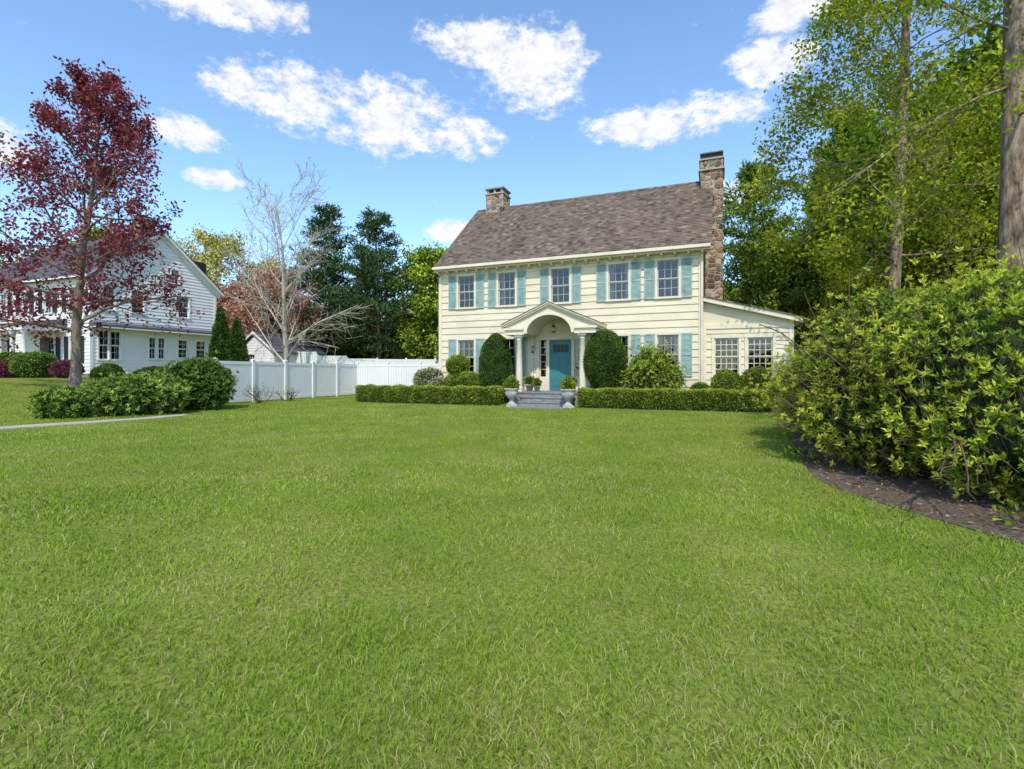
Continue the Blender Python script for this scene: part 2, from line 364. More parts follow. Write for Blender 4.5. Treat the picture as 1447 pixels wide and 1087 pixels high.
# ---------------------------------------------------------------- foliage materials
L_HEDGE=leafmat('hedge_leaf',[(0,(.055,.09,.012)),(.5,(.17,.24,.027)),(1,(.34,.40,.055))],0,3)
L_TOPI=leafmat('topiary_leaf',[(0,(.022,.045,.01)),(.5,(.065,.12,.022)),(1,(.14,.22,.04))],0,3)
L_RHODO=leafmat('rhododendron_leaf',[(0,(.035,.065,.013)),(.5,(.11,.18,.03)),(1,(.26,.34,.065))],0,2)
L_BIG=leafmat('laurel_leaf',[(0,(.045,.09,.01)),(.35,(.14,.23,.018)),(.7,(.34,.43,.03)),(1,(.56,.57,.06))],.38,1.1,.7,1.2,.42,.35,1)
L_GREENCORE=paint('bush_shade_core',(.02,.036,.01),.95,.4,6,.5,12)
B_TWIG=barkmat('twig_bark',(.09,.06,.04),(.2,.14,.09),10)
B_BROWN=barkmat('brown_bark',(.09,.065,.05),(.26,.2,.15),7)
B_GREY=barkmat('grey_bark',(.14,.11,.09),(.32,.26,.21),7)
B_PALE=barkmat('pale_bark',(.36,.31,.24),(.62,.55,.45),6)
B_PINE=barkmat('pine_bark',(.10,.07,.05),(.40,.30,.22),9)
L_RED=leafmat('red_maple_leaf',[(0,(.10,.02,.032)),(.5,(.26,.05,.065)),(1,(.46,.14,.12))],.35,1,.75,1.2)
L_SPRING=leafmat('spring_leaf',[(0,(.09,.14,.013)),(.5,(.28,.36,.025)),(1,(.62,.60,.05))],.4,.5,.65,1.25)
L_GREEN=leafmat('green_leaf',[(0,(.06,.10,.014)),(.5,(.19,.275,.03)),(1,(.44,.49,.055))],0,.35,.6,1.3)
L_ORANGE=leafmat('orange_leaf',[(0,(.25,.10,.07)),(.5,(.48,.23,.15)),(1,(.62,.38,.24))],0,.5)
L_YELL=leafmat('yellow_green_leaf',[(0,(.24,.24,.04)),(.5,(.48,.44,.10)),(1,(.65,.54,.18))],0,.5)
L_PINE=leafmat('pine_needles',[(0,(.025,.052,.02)),(.5,(.06,.115,.042)),(1,(.14,.21,.07))],0,.5,.6,1.25)
L_PINE2=leafmat('light_pine_needles',[(0,(.055,.10,.02)),(.5,(.16,.24,.04)),(1,(.36,.43,.065))],0,.5,.65,1.25)
L_FLOWER=leafmat('pale_flower_leaf',[(0,(.08,.12,.03)),(.6,(.22,.27,.08)),(.8,(.6,.5,.4)),(1,(.7,.6,.55))],0,3)
L_MAG=leafmat('magenta_leaf',[(0,(.06,.08,.03)),(.5,(.16,.06,.07)),(1,(.45,.08,.2))],0,3)

# ---------------------------------------------------------------- wall helpers
def clap(mb,x0,x1,z0,z1,ops,mat,row=.27,gable=None,base=.004,lip=.03):
    def bounds(z):
        if gable and z>gable[0]:
            k=min((z-gable[0])/(gable[1]-gable[0]),1); c=(x0+x1)/2; return x0+(c-x0)*k,x1+(c-x1)*k
        return x0,x1
    z=z0
    while z<z1-1e-4:
        zt=min(z+row,z1); cuts=sorted({z,zt,*[o[2] for o in ops if z<o[2]<zt],*[o[3] for o in ops if z<o[3]<zt],*([gable[0]] if gable and z<gable[0]<zt else [])})
        yo=lambda q:-(base+lip*(1-(q-z)/row))
        for a,b in zip(cuts[:-1],cuts[1:]):
            if b-a<1e-5: continue
            la,ra=bounds(a+1e-6);lb,rb=bounds(b)
            act=sorted([(o[0],o[1]) for o in ops if o[2]<(a+b)/2<o[3]])
            pts=[(la,lb)]
            for o in act: pts+= [(o[0],o[0]),(o[1],o[1])]
            pts.append((ra,rb))
            for i in range(0,len(pts),2):
                (pa,pb),(qa,qb)=pts[i],pts[i+1]
                if qa-pa<1e-4: continue
                mb.poly([(pa,yo(a),a),(qa,yo(a),a),(qb,yo(b),b),(pb,yo(b),b)],mat)
                if abs(a-z)<1e-6: mb.poly([(pa,-base,a),(qa,-base,a),(qa,yo(a),a),(pa,yo(a),a)],mat)
        z=zt
def window(mb,xc,z0,z1,w,trim,sash,cols=3,rows=2,curt=0,mt=.008):
    a,b=xc-w/2,xc+w/2; c=.085
    mb.box(a-c,a,-.055,.10,z0,z1,trim); mb.box(b,b+c,-.055,.10,z0,z1,trim)
    mb.box(a-c-.02,b+c+.02,-.065,.10,z1,z1+c+.02,trim); mb.box(a-c-.03,b+c+.03,-.09,.10,z0-.06,z0,trim)
    zm=(z0+z1)/2; s=.035
    for (za,zb,ya) in ((zm,z1,.01),(z0,zm-.002,.045)):
        yb=ya+.032
        mb.box(a,a+s,ya,yb,za,zb,sash); mb.box(b-s,b,ya,yb,za,zb,sash)
        mb.box(a+s,b-s,ya,yb,za,za+s,sash); mb.box(a+s,b-s,ya,yb,zb-s,zb,sash)
        for i in range(1,cols):
            x=a+s+(b-a-2*s)*i/cols; mb.box(x-mt,x+mt,ya+.004,yb-.004,za+s,zb-s,sash)
        for i in range(1,rows):
            z=za+s+(zb-za-2*s)*i/rows; mb.box(a+s,b-s,ya+.006,yb-.006,z-mt,z+mt,sash)
        mb.poly([(a+s,ya+.016,za+s),(b-s,ya+.016,za+s),(b-s,ya+.016,zb-s),(a+s,ya+.016,zb-s)],M_GLASS)
    if curt:
        n=14
        for (p,q) in ((a,a+(b-a)*.22),(b-(b-a)*.22,b)):
            vs=[];fs=[]
            for i in range(n+1):
                x=p+(q-p)*i/n; y=.19+.018*math.sin(i*1.9)
                vs+=[(x,y,z0),(x,y,z1)]
            fs=[(2*i,2*i+2,2*i+3,2*i+1) for i in range(n)]
            mb.mesh(vs,fs,M_CURT,True)
def shutter(mb,xa,xb,z0,z1,mat,y=-.035):
    s=.045; yf=y-.035
    mb.box(xa,xa+s,yf,y,z0,z1,mat); mb.box(xb-s,xb,yf,y,z0,z1,mat)
    zm=z0+(z1-z0)*.5
    for z in (z0,zm-s/2,z1-s): mb.box(xa+s,xb-s,yf,y,z,z+s,mat)
    for (a,b) in ((z0+s,zm-s/2),(zm+s/2,z1-s)):
        n=int((b-a)/.042)
        for i in range(n):
            q=a+(b-a)*i/n; h=(b-a)/n
            mb.poly([(xa+s,yf+.006,q),(xb-s,yf+.006,q),(xb-s,y-.004,q+h*.9),(xa+s,y-.004,q+h*.9)],mat)
            mb.poly([(xa+s,yf+.006,q),(xb-s,yf+.006,q),(xb-s,yf+.012,q-h*.18),(xa+s,yf+.012,q-h*.18)],mat)
    mb.poly([(xa+s,y-.001,z0+s),(xb-s,y-.001,z0+s),(xb-s,y-.001,z1-s),(xa+s,y-.001,z1-s)],mat)
def roof(mb,x0,x1,ya,yb,ze,zr,mat,trim,ex=.13,seed=1):
    ym=(ya+yb)/2; rng=random.Random(seed)
    mb.extrude([(x0,ya,ze-.16),(x0,ya,ze-.01),(x0,ym,zr-.01),(x0,yb,ze-.01),(x0,yb,ze-.16),(x0,ym,zr-.2)],(x1-x0,0,0),trim)
    L=math.hypot(ym-ya,zr-ze); n=int(L/ex)
    for sgn in (0,1):
        yE=ya if sgn==0 else yb
        dy=(ym-yE)/L; dz=(zr-ze)/L; ny,nz=-dz*(1 if dy>0 else -1),abs(dy)
        def P(x,s,h): return (x,yE+dy*s+ny*h,ze+dz*s+nz*h)
        nx=30 if sgn==0 else 2
        for i in range(n):
            s0=-.04 if i==0 else L*i/n; s1=L*(i+1)/n+.02
            for j in range(nx):
                xa=x0-.04+(x1-x0+.08)*j/nx; xb=x0-.04+(x1-x0+.08)*(j+1)/nx
                h=.018+rng.uniform(-.005,.006)
                mb.poly([P(xa,s0,h),P(xb,s0,h),P(xb,s1,.004),P(xa,s1,.004)],mat)
                mb.poly([P(xa,s0,-.005),P(xb,s0,-.005),P(xb,s0,h),P(xa,s0,h)],mat)
    mb.extrude([(x0-.04,ym-.14,zr-.09),(x0-.04,ym,zr+.03),(x0-.04,ym+.14,zr-.09)],(x1-x0+.08,0,0),mat)

# ================================================================ MAIN HOUSE
ROT=math.radians(-21.9); HX,HY=1.9,20.05
cr,sr=math.cos(ROT),math.sin(ROT)
def h2w(t,d): return (HX+t*cr-d*sr, HY+t*sr+d*cr)
house=empty('colonial_house',(HX,HY,0),ROT)
XL,XR,DP=-5.39,5.2,8.05
UW=[-4.12,-2.27,0.0,2.27,4.05]; ww=.74
up=[(x-ww/2,x+ww/2,3.95,5.28) for x in UW]
lw=[(x-ww/2,x+ww/2,1.12,2.58) for x in (-4.12,-2.27,2.27,4.05)]
dooro=(-.92,.92,.46,2.62)
w=MB(); clap(w,XL,XR,.42,5.47,up+lw+[dooro],M_CREAM)
w.box(XL-.02,XR+.02,.0,.25,-.1,.42,M_FOUND)
w.M=RT(XR,0,90); clap(w,0,DP,.42,9.25,[],M_CREAM,gable=(5.5,9.25)); w.box(0,DP,0,.2,-.1,.42,M_FOUND)
w.M=RT(XL,DP,-90); clap(w,0,DP,.42,9.25,[(1.5,2.2,3.95,5.28),(5.2,5.9,3.95,5.28),(5.2,5.9,1.12,2.58)],M_CREAM,gable=(5.5,9.25)); w.box(0,DP,0,.2,-.1,.42,M_FOUND)
w.M=RT(XR,DP,180); clap(w,0,XR-XL,.0,5.5,[],M_CREAM)
w.M=Matrix.Identity(4)
w.poly([(XL+.1,1.2,0),(XR-.1,1.2,0),(XR-.1,1.2,5.5),(XL+.1,1.2,5.5)],M_DARK)
w.box(XL+.1,XR-.1,.14,1.19,3.0,3.2,M_DARK); w.box(XL+.1,XR-.1,.14,1.19,.3,.4,M_DARK); w.box(XL+.1,XR-.1,.14,1.19,5.5,5.55,M_DARK)
w.obj('walls',house)
w=MB()
w.box(XL-.045,XL+.1,-.05,.06,.42,5.3,M_TRIM); w.box(XR-.1,XR+.045,-.05,.06,.42,5.3,M_TRIM)
w.box(XL-.05,XR+.05,-.055,.0,5.39,5.5,M_TRIM)
w.box(XL-.11,XR+.3,-.34,.01,5.5,5.54,M_TRIM)
t=XL
while t<XR+.2:
    w.extrude([(t,-.33,5.43),(t,-.33,5.498),(t,-.06,5.498),(t,-.06,5.36)],(.07,0,0),M_TRIM); t+=.46
w.box(XL-.11,XR+.3,-.47,-.352,5.56,5.60,M_TRIM); w.box(XL-.11,XR+.3,-.485,-.47,5.56,5.67,M_TRIM)
w.box(XR-.02,XR+.05,-.13,-.06,.4,5.4,M_TRIM)
w.obj('trim',house,.004)
w=MB(); roof(w,XL-.11,XR+.3,-.35,DP+.35,5.66,9.4,M_ROOF,M_TRIM); w.obj('roof',house)
w=MB()
for i,x in enumerate(UW): window(w,x,3.95,5.28,ww,M_TRIM,M_SASH,3,2,1 if i in (1,3) else 0)
for i,x in enumerate((-4.12,-2.27,2.27,4.05)): window(w,x,1.12,2.58,ww,M_TRIM,M_SASH,3,2,1)
w.M=RT(XL,DP,-90)
for x,a,b in ((1.85,3.95,5.28),(5.55,3.95,5.28),(5.55,1.12,2.58)): window(w,x,a,b,.7,M_TRIM,M_SASH)
w.obj('windows',house)
w=MB()
for x in UW:
    shutter(w,x-.83,x-.46,3.9,5.33,M_AQUA); shutter(w,x+.46,x+.83,3.9,5.33,M_AQUA)
for x in (-4.12,-2.27,2.27,4.05):
    shutter(w,x-.83,x-.46,1.07,2.63,M_AQUA); shutter(w,x+.46,x+.83,1.07,2.63,M_AQUA)
w.obj('shutters',house)
w=MB()
y=.06
w.box(-.45,.45,y,y+.05,.5,2.5,M_TEAL)
for (a,b,c,d) in ((-.34,-.06,.68,1.15),(.06,.34,.68,1.15),(-.34,-.06,1.27,1.85),(.06,.34,1.27,1.85)):
    w.box(a,b,y-.012,y,c,d,M_TEAL); w.box(a+.05,b-.05,y-.024,y-.012,c+.05,d-.05,M_TEAL)
w.box(-.34,.34,y-.015,y-.001,1.97,2.36,M_TEAL)
for i in range(4): w.box(-.31+.16*i,-.17+.16*i,y-.02,y-.0155,2.01,2.32,M_IRON)
w.lathe(.37,y-.05,[(.02,1.38),(.035,1.4),(.035,1.43),(.02,1.45)],M_BRASS,12)
w.box(.355,.385,y-.03,y,1.35,1.5,M_BRASS)
w.box(-.56,-.45,-.03,.12,.46,2.5,M_TRIM); w.box(.45,.56,-.03,.12,.46,2.5,M_TRIM)
w.box(-.98,-.86,-.06,.12,.42,2.5,M_TRIM); w.box(.86,.98,-.06,.12,.42,2.5,M_TRIM)
w.box(-1.0,1.0,-.07,.12,2.5,2.68,M_TRIM); w.box(-.86,.86,-.06,.12,.42,.46,M_SLATE)
for s in (-1,1):
    a,b=(-.86,-.56) if s<0 else (.56,.86)
    w.box(a,b,.02,.07,.46,1.05,M_TRIM); w.box(a,a+.04,.02,.07,1.05,2.5,M_TRIM); w.box(b-.04,b,.02,.07,1.05,2.5,M_TRIM)
    for i in range(1,5):
        z=1.05+1.45*i/5; w.box(a+.04,b-.04,.03,.06,z-.01,z+.01,M_TRIM)
    w.poly([(a,.05,1.05),(b,.05,1.05),(b,.05,2.5),(a,.05,2.5)],M_GLASS)
w.obj('front_door',house,.003)
w=MB()
for x in (-1.12,):
    w.box(x-.05,x+.05,-.16,-.06,2.0,2.05,M_IRON); w.box(x-.04,x+.04,-.15,-.07,2.051,2.22,M_CURT); w.box(x-.06,x+.06,-.17,-.05,2.221,2.25,M_IRON)
w.obj('wall_lamp',house)
# portico
w=MB(); PW=1.72; d0=-1.5
def ztop(x): return 2.92+(3.66-2.92)*(1-abs(x)/PW)
def zbot(x):
    r=.85
    return 2.66 + (.66*math.sqrt(max(0,1-(x/r)**2)) if abs(x)<r else 0)
xs=sorted(set([-PW,PW,-1.45,1.45,0]+[round(.85*math.sin(math.radians(a)),4) for a in range(-90,91,6)]))
for a,b in zip(xs[:-1],xs[1:]):
    ta,tb,ba,bb=ztop(a),ztop(b),zbot(a),zbot(b)
    w.poly([(a,d0,ba),(b,d0,bb),(b,d0,tb),(a,d0,ta)],M_TRIM)
    w.poly([(a,-.03,ba),(b,-.03,bb),(b,d0,bb),(a,d0,ba)],M_TRIM,abs(a)<.86 and abs(b)<.86)
w.poly([(-PW,d0,2.66),(-PW,-.03,2.66),(-PW,-.03,2.92),(-PW,d0,2.92)],M_TRIM)
w.poly([(PW,d0,2.66),(PW,-.03,2.66),(PW,-.03,2.92),(PW,d0,2.92)],M_TRIM)
r=.85
pts=[(math.sin(math.radians(a)),math.cos(math.radians(a))) for a in range(-90,91,6)]
for (s0,c0),(s1,c1) in zip(pts[:-1],pts[1:]):
    w.extrude([(s0*r,d0-.035,2.66+c0*.66),(s1*r,d0-.035,2.66+c1*.66),(s1*(r+.09),d0-.035,2.66+c1*.74),(s0*(r+.09),d0-.035,2.66+c0*.74)],(0,.033,0),M_TRIM)
for sg in (-1,1):
    for (off,h,yo,mt) in ((0,.07,.10,M_TRIM),(.07,.05,.15,M_TRIM),(.12,.03,.17,M_ROOF)):
        e=PW+.12
        zE=ztop(PW)-.05
        w.extrude([(sg*e,d0-yo,zE+off),(0,d0-yo,ztop(0)+off+.003),(0,d0-yo,ztop(0)+off+h),(sg*e,d0-yo,zE+off+h)],(0,1.5+yo-.04,0),mt)
for sg in (-1,1):
    a,b=sorted((sg*.97,sg*(PW+.08)))
    w.box(a,b,d0-.08,-.04,2.80,2.875,M_TRIM)
    a,b=sorted((sg*.97,sg*(PW+.02)))
    w.box(a,b,d0-.03,-.04,2.62,2.70,M_TRIM)
for sg in (-1,1):
    yy=-1.32
    x=sg*1.22
    w.box(x-.16,x+.16,yy-.16,yy+.16,.5,.6,M_TRIM); w.box(x-.16,x+.16,yy-.16,yy+.16,2.55,2.618,M_TRIM)
    w.lathe(x,yy,[(.15,.6),(.15,.65),(.125,.67),(.125,.72),(.12,1.3),(.10,2.42),(.12,2.44),(.12,2.46),(.105,2.48),(.14,2.55)],M_TRIM,24)
    w.box(x-.12,x+.12,-.1,-.02,.5,2.62,M_TRIM)
w.obj('portico',house)
w=MB(); w.lathe(0,-.9,[(.004,3.0),(.004,3.32)],M_IRON,6); w.lathe(0,-.9,[(.07,2.72),(.075,2.74),(.02,2.76)],M_IRON,8); w.lathe(0,-.9,[(.055,2.76),(.06,2.92)],M_BRASS,8); w.lathe(0,-.9,[(.09,2.92),(.03,3.0),(.01,3.03)],M_IRON,8)
w.obj('lantern',house)
w=MB()
w.box(-1.42,1.42,-1.55,-.06,-.1,.44,M_FOUND); w.box(-1.45,1.45,-1.58,-.05,.44,.5,M_SLATE)
w.box(-1.0,1.0,-1.83,-1.552,-.1,.28,M_FOUND); w.box(-1.03,1.03,-1.86,-1.585,.28,.33,M_SLATE)
w.box(-1.0,1.0,-2.12,-1.832,-.1,.12,M_FOUND); w.box(-1.03,1.03,-2.15,-1.865,.12,.17,M_SLATE)
w.obj('front_steps',house,.008)
# chimneys
w=MB()
w.box(XR+.05,XR+.72,3.3,4.75,-.1,8.0,M_STONE)
w.extrude([(XR-.1,3.35,8.0),(XR+.74,3.35,8.0),(XR+.74,3.35,10.05),(XR-.16,3.35,10.05)],(0,1.3,0),M_STONE)
w.box(XR-.22,XR+.80,3.28,4.72,9.58,9.63,M_CONC)
w.box(XR-.2,XR+.78,3.3,4.7,10.02,10.08,M_CONC)
w.box(XR-.1,XR+.68,3.45,4.55,10.08,10.30,M_IRON)
w.box(XR-.16,XR+.74,3.35,4.65,10.30,10.35,M_FOUND)
w.obj('stone_chimney',house,.01)
w=MB(); cx=-4.42
w.box(cx-.46,cx+.46,3.6,4.5,8.5,9.95,M_STONE); w.box(cx-.5,cx+.5,3.56,4.54,9.95,10.02,M_CONC)
for a in (-.42,-.06,.3): w.box(cx+a,cx+a+.12,3.62,4.48,10.02,10.2,M_FOUND)
w.box(cx-.4,cx+.4,3.7,4.4,10.02,10.18,M_IRON); w.box(cx-.5,cx+.5,3.56,4.54,10.2,10.27,M_FOUND)
w.obj('ridge_chimney',house,.01)
# sunroom
w=MB(); SX0,SX1=XR+.05,8.05; sy=.12
def rz(x): return 3.72+(2.95-3.72)*(x-SX0)/(SX1-SX0)
so=[(5.62,6.4,1.1,2.42),(6.68,7.46,1.1,2.42)]
w.M=RT(0,sy,0)
clap(w,SX0,SX1,.42,2.9,so,M_CREAM); w.M=Matrix.Identity(4)
w.extrude([(SX0,sy-.02,2.9),(SX1,sy-.02,2.9),(SX1,sy-.02,rz(SX1)),(SX0,sy-.02,rz(SX0))],(0,.1,0),M_CREAM)
w.box(SX0,SX1,sy,sy+.2,-.1,.42,M_FOUND)
w.M=RT(SX1,sy,90); clap(w,0,5,.42,2.9,[],M_CREAM); w.box(0,5,0,.2,-.1,.42,M_FOUND); w.M=Matrix.Identity(4)
w.box(SX1-.1,SX1+.045,sy-.05,sy+.06,.42,2.9,M_TRIM); w.box(SX0,SX0+.1,sy-.05,sy+.06,.42,2.9,M_TRIM)
w.box(SX0+.1,SX1-.1,sy-.052,sy-.021,2.75,2.9,M_TRIM)
w.poly([(SX0,sy+1.6,0),(SX1,sy+1.6,0),(SX1,sy+1.6,3),(SX0,sy+1.6,3)],M_DARK)
e0,e1=SX0,SX1+.28
w.extrude([(e0,sy-.28,rz(e0)),(e1,sy-.28,rz(e1)),(e1,sy-.28,rz(e1)+.15),(e0,sy-.28,rz(e0)+.15)],(0,5.5,0),M_TRIM)
w.extrude([(e0,sy-.32,rz(e0)+.153),(e1+.04,sy-.32,rz(e1+.04)+.153),(e1+.04,sy-.32,rz(e1+.04)+.19),(e0,sy-.32,rz(e0)+.19)],(0,5.6,0),M_ROOF)
w.M=RT(0,sy,0)
for o in so: window(w,(o[0]+o[1])/2,o[2],o[3],o[1]-o[0],M_TRIM,M_TRIM,4,3,0,.011)
w.M=Matrix.Identity(4)
w.obj('sunroom',house)

# ================================================================ NEIGHBOUR HOUSE
NX,NY=-23.1,28.0
nb=empty('white_colonial_house',(NX,NY,.75),ROT)
ND=7.5; NWd=11.5
w=MB()
fo=[(x-.4,x+.4,3.9,5.25) for x in (-1.6,-3.9,-6.2,-8.5,-10.4)]+[(x-.4,x+.4,1.0,2.5) for x in (-1.4,-3.6,-8.5,-10.4)]
clap(w,-NWd,0,.4,5.75,fo,M_WHITE,.2); w.box(-NWd,0,0,.2,-1,.4,M_FOUND)
w.M=RT(0,0,90)
so=[(4.9,5.6,4.0,5.3),(2.1,2.8,4.0,5.3),(.6,1.2,4.0,5.3),(4.45,4.95,6.1,6.95),(.4,.9,1.2,2.8),(1.0,1.5,1.2,2.8),(3.1,3.5,1.3,2.6),(3.65,4.05,1.3,2.6),(4.9,5.5,1.4,2.55),(6.1,6.75,1.4,2.55)]
clap(w,0,ND,.4,9.0,so,M_WHITE,.2,gable=(5.8,9.0)); w.box(0,ND,0,.2,-1,.4,M_FOUND)
w.M=Matrix.Identity(4)
w.poly([(-NWd,.9,0),(-.9,.9,0),(-.9,.9,5.7),(-NWd,.9,5.7)],M_DARK); w.poly([(-.9,.9,0),(-.9,ND,0),(-.9,ND,8),(-.9,.9,8)],M_DARK)
w.M=RT(-NWd,ND,-90); clap(w,0,ND,.4,9.0,[],M_WHITE,.2,gable=(5.8,9.0)); w.M=RT(0,ND,180); clap(w,0,NWd,.0,5.8,[],M_WHITE,.2)
w.obj('walls',nb)
w=MB(); roof(w,-NWd-.3,.35,-.4,ND+.4,5.85,9.2,M_ROOF2,M_WTRIM); w.obj('roof',nb)
w=MB()
for o in fo: window(w,(o[0]+o[1])/2,o[2],o[3],.8,M_WTRIM,M_WTRIM)
w.M=RT(0,0,90)
for o in so: window(w,(o[0]+o[1])/2,o[2],o[3],o[1]-o[0],M_WTRIM,M_WTRIM,2,2,1 if o[3]<3 else 0)
w.obj('windows',nb)
w=MB()
for o in fo:
    shutter(w,o[0]-.5,o[0]-.1,o[2],o[3],M_BLACK); shutter(w,o[1]+.1,o[1]+.5,o[2],o[3],M_BLACK)
w.obj('shutters',nb)
w=MB()
w.M=RT(0,0,90)
w.extrude([(-.1,-.04,3.3),(-.1,-.04,3.05),(-.1,-.75,3.02),(-.1,-.75,3.12)],(ND+.3,0,0),M_ROOF2)
w.box(-.1,ND+.2,-.74,-.04,2.93,3.0,M_WTRIM)
w.box(-.05,.12,-.05,.0,.4,5.7,M_WTRIM); w.box(ND-.12,ND+.05,-.05,.0,.4,5.7,M_WTRIM)
for a,b in (((-.3,5.75),(ND/2,9.08)),((ND+.3,5.75),(ND/2,9.08))):
    w.extrude([(a[0],-.1,a[1]-.22),(b[0],-.1,b[1]-.26),(b[0],-.1,b[1]-.03),(a[0],-.1,a[1])],(0,.06,0),M_WTRIM)
w.M=Matrix.Identity(4)
w.box(-6.0,-2.2,-2.0,-.04,2.75,3.05,M_WTRIM); w.extrude([(-6.15,-2.15,3.053),(-6.15,-.04,3.053),(-6.15,-.04,3.5)],(4.1,0,0),M_ROOF2)
w.box(-6.0,-2.2,-2.0,-.04,-.8,.4,M_FOUND)
for x in (-5.8,-4.7,-3.5,-2.4): w.lathe(x,-1.8,[(.16,.4),(.16,.5),(.12,.52),(.1,2.6),(.15,2.65),(.15,2.75)],M_WTRIM,16)
w.box(-11.5,-7.2,-1.9,-.04,2.75,3.0,M_WTRIM); w.extrude([(-11.6,-2.0,3.003),(-11.6,-.04,3.003),(-11.6,-.04,3.4)],(4.5,0,0),M_ROOF2)
for x in (-11,-9.2,-7.4): w.lathe(x,-1.7,[(.14,-.5),(.12,2.6),(.15,2.75)],M_WTRIM,16)
w.box(-4.6,-3.7,-.08,-.03,.4,2.5,M_BLACK)
w.obj('porch_and_trim',nb)
w=MB(); w.box(-1.9,-1.1,3.3,4.2,7.5,10.0,M_BRICK); w.box(-1.95,-1.05,3.25,4.25,10,10.1,M_CONC); w.box(-1.8,-1.2,3.4,4.1,10.1,10.25,M_IRON); w.obj('chimney',nb)

gr=empty('white_garage',(-21.6,40,.5),ROT)
w=MB(); clap(w,0,4,0,3.6,[(1.2,2.0,1.2,2.1)],M_WHITE,.2,gable=(2.2,3.6)); w.M=RT(4,0,90); clap(w,0,5,0,2.2,[],M_WHITE,.2); w.M=Matrix.Identity(4)
w.box(0,4,0.05,5,-1,.1,M_FOUND); w.poly([(0,.6,0),(4,.6,0),(4,.6,2.2),(0,.6,2.2)],M_DARK)
window(w,1.6,1.2,2.1,.8,M_WTRIM,M_WTRIM); w.obj('walls',gr)
w=MB()
for sg in (0,1):
    a=(-.25,2.15) if sg==0 else (4.25,2.15)
    w.extrude([(a[0],-.25,a[1]),(2,-.25,3.72),(2,-.25,3.87),(a[0],-.25,a[1]+.15)],(0,.06,0),M_WTRIM)
    w.extrude([(a[0],-.19,a[1]+.05),(2,-.19,3.77),(2,-.19,3.87),(a[0],-.19,a[1]+.15)],(0,5.4,0),M_ROOF2)
w.obj('roof',gr)

# ================================================================ FENCES
def fence(name,pts,H,panel=1.85,mat=M_VINYL):
    root=empty(name,(0,0,0)); w=MB(); wp=MB()
    for (a,b) in zip(pts[:-1],pts[1:]):
        L=math.hypot(b[0]-a[0],b[1]-a[1]); n=max(1,round(L/panel)); ang=math.atan2(b[1]-a[1],b[0]-a[0]); pl=L/n
        for i in range(n+1):
            x=a[0]+math.cos(ang)*pl*i; y=a[1]+math.sin(ang)*pl*i; z=float(gz(x,y))
            T=Matrix.Translation((x,y,z))@Matrix.Rotation(ang,4,'Z')
            if i<n or b==pts[-1]:
                wp.M=T; wp.box(-.065,.065,-.065,.065,-.2,H+.05,mat); wp.box(-.08,.08,-.08,.08,H+.05,H+.075,mat)
                wp.mesh([(-.07,-.07,H+.075),(.07,-.07,H+.075),(.07,.07,H+.075),(-.07,.07,H+.075),(0,0,H+.13)],[(0,1,4),(1,2,4),(2,3,4),(3,0,4)],mat)
            if i<n:
                w.M=T; w.box(.065,pl-.065,-.03,.03,.05,.19,mat); w.box(.065,pl-.065,-.03,.03,H-.12,H,mat)
                k=int((pl-.13)/.155); s=(pl-.13)/k
                for j in range(k): w.box(.065+s*j+.006,.065+s*(j+1)-.006,-.014,.014,.19,H-.12,mat)
    w.obj('panels',root); wp.obj('posts',root,.006); return root
fence('white_vinyl_fence',[(-11.17,19.2),(-8.47,28.0),(-2.9,25.8)],1.66)
fence('white_vinyl_fence',[(-20,40),(-4,42),(8,40)],2.3,2.4)

# ================================================================ GROUND
def axis(a,b,fine0,fine1,st,cs):
    return np.unique(np.concatenate([np.linspace(a,fine0,cs),np.arange(fine0,fine1+.01,st),np.linspace(fine1,b,cs)]))
gx=axis(-700,700,-40,30,.5,14); gy=axis(-300,1200,-4,50,.5,14)
X,Y=np.meshgrid(gx,gy); Z=gz(X,Y); nX,nY=len(gx),len(gy)
V=np.stack([X.ravel(),Y.ravel(),Z.ravel()],1)
ii=np.arange(nY-1)[:,None]*nX+np.arange(nX-1)[None]; F=np.stack([ii,ii+1,ii+1+nX,ii+nX],-1).reshape(-1,4)
m,nt,out=new_mat('lawn_ground'); L=nt.links.new
tc=N(nt,'ShaderNodeTexCoord')
n1=N(nt,'ShaderNodeTexNoise',i_Scale=.9,i_Detail=6.0,i_Roughness=.6); L(tc.outputs['Object'],n1.inputs['Vector'])
n2=N(nt,'ShaderNodeTexNoise',i_Scale=35.,i_Detail=4.0,i_Roughness=.7); L(tc.outputs['Object'],n2.inputs['Vector'])
r1=ramp(nt,[(.3,(.15,.20,.035)),(.5,(.21,.25,.05)),(.7,(.28,.28,.08))]); L(n1.outputs['Fac'],r1.inputs[0])
r2=ramp(nt,[(.3,(.4,.38,.35)),(.6,(1,1,1)),(.8,(1.15,1.15,1.1))]); L(n2.outputs['Fac'],r2.inputs[0])
mm=mul(nt,r1.outputs[0],r2.outputs[0]); p=N(nt,'ShaderNodeBsdfDiffuse')
L(mm.outputs[2],p.inputs[0]); L(p.outputs[0],out.inputs[0]); M_LAWN=m
np_obj('ground',[(V,F,0,None,True)],[M_LAWN])

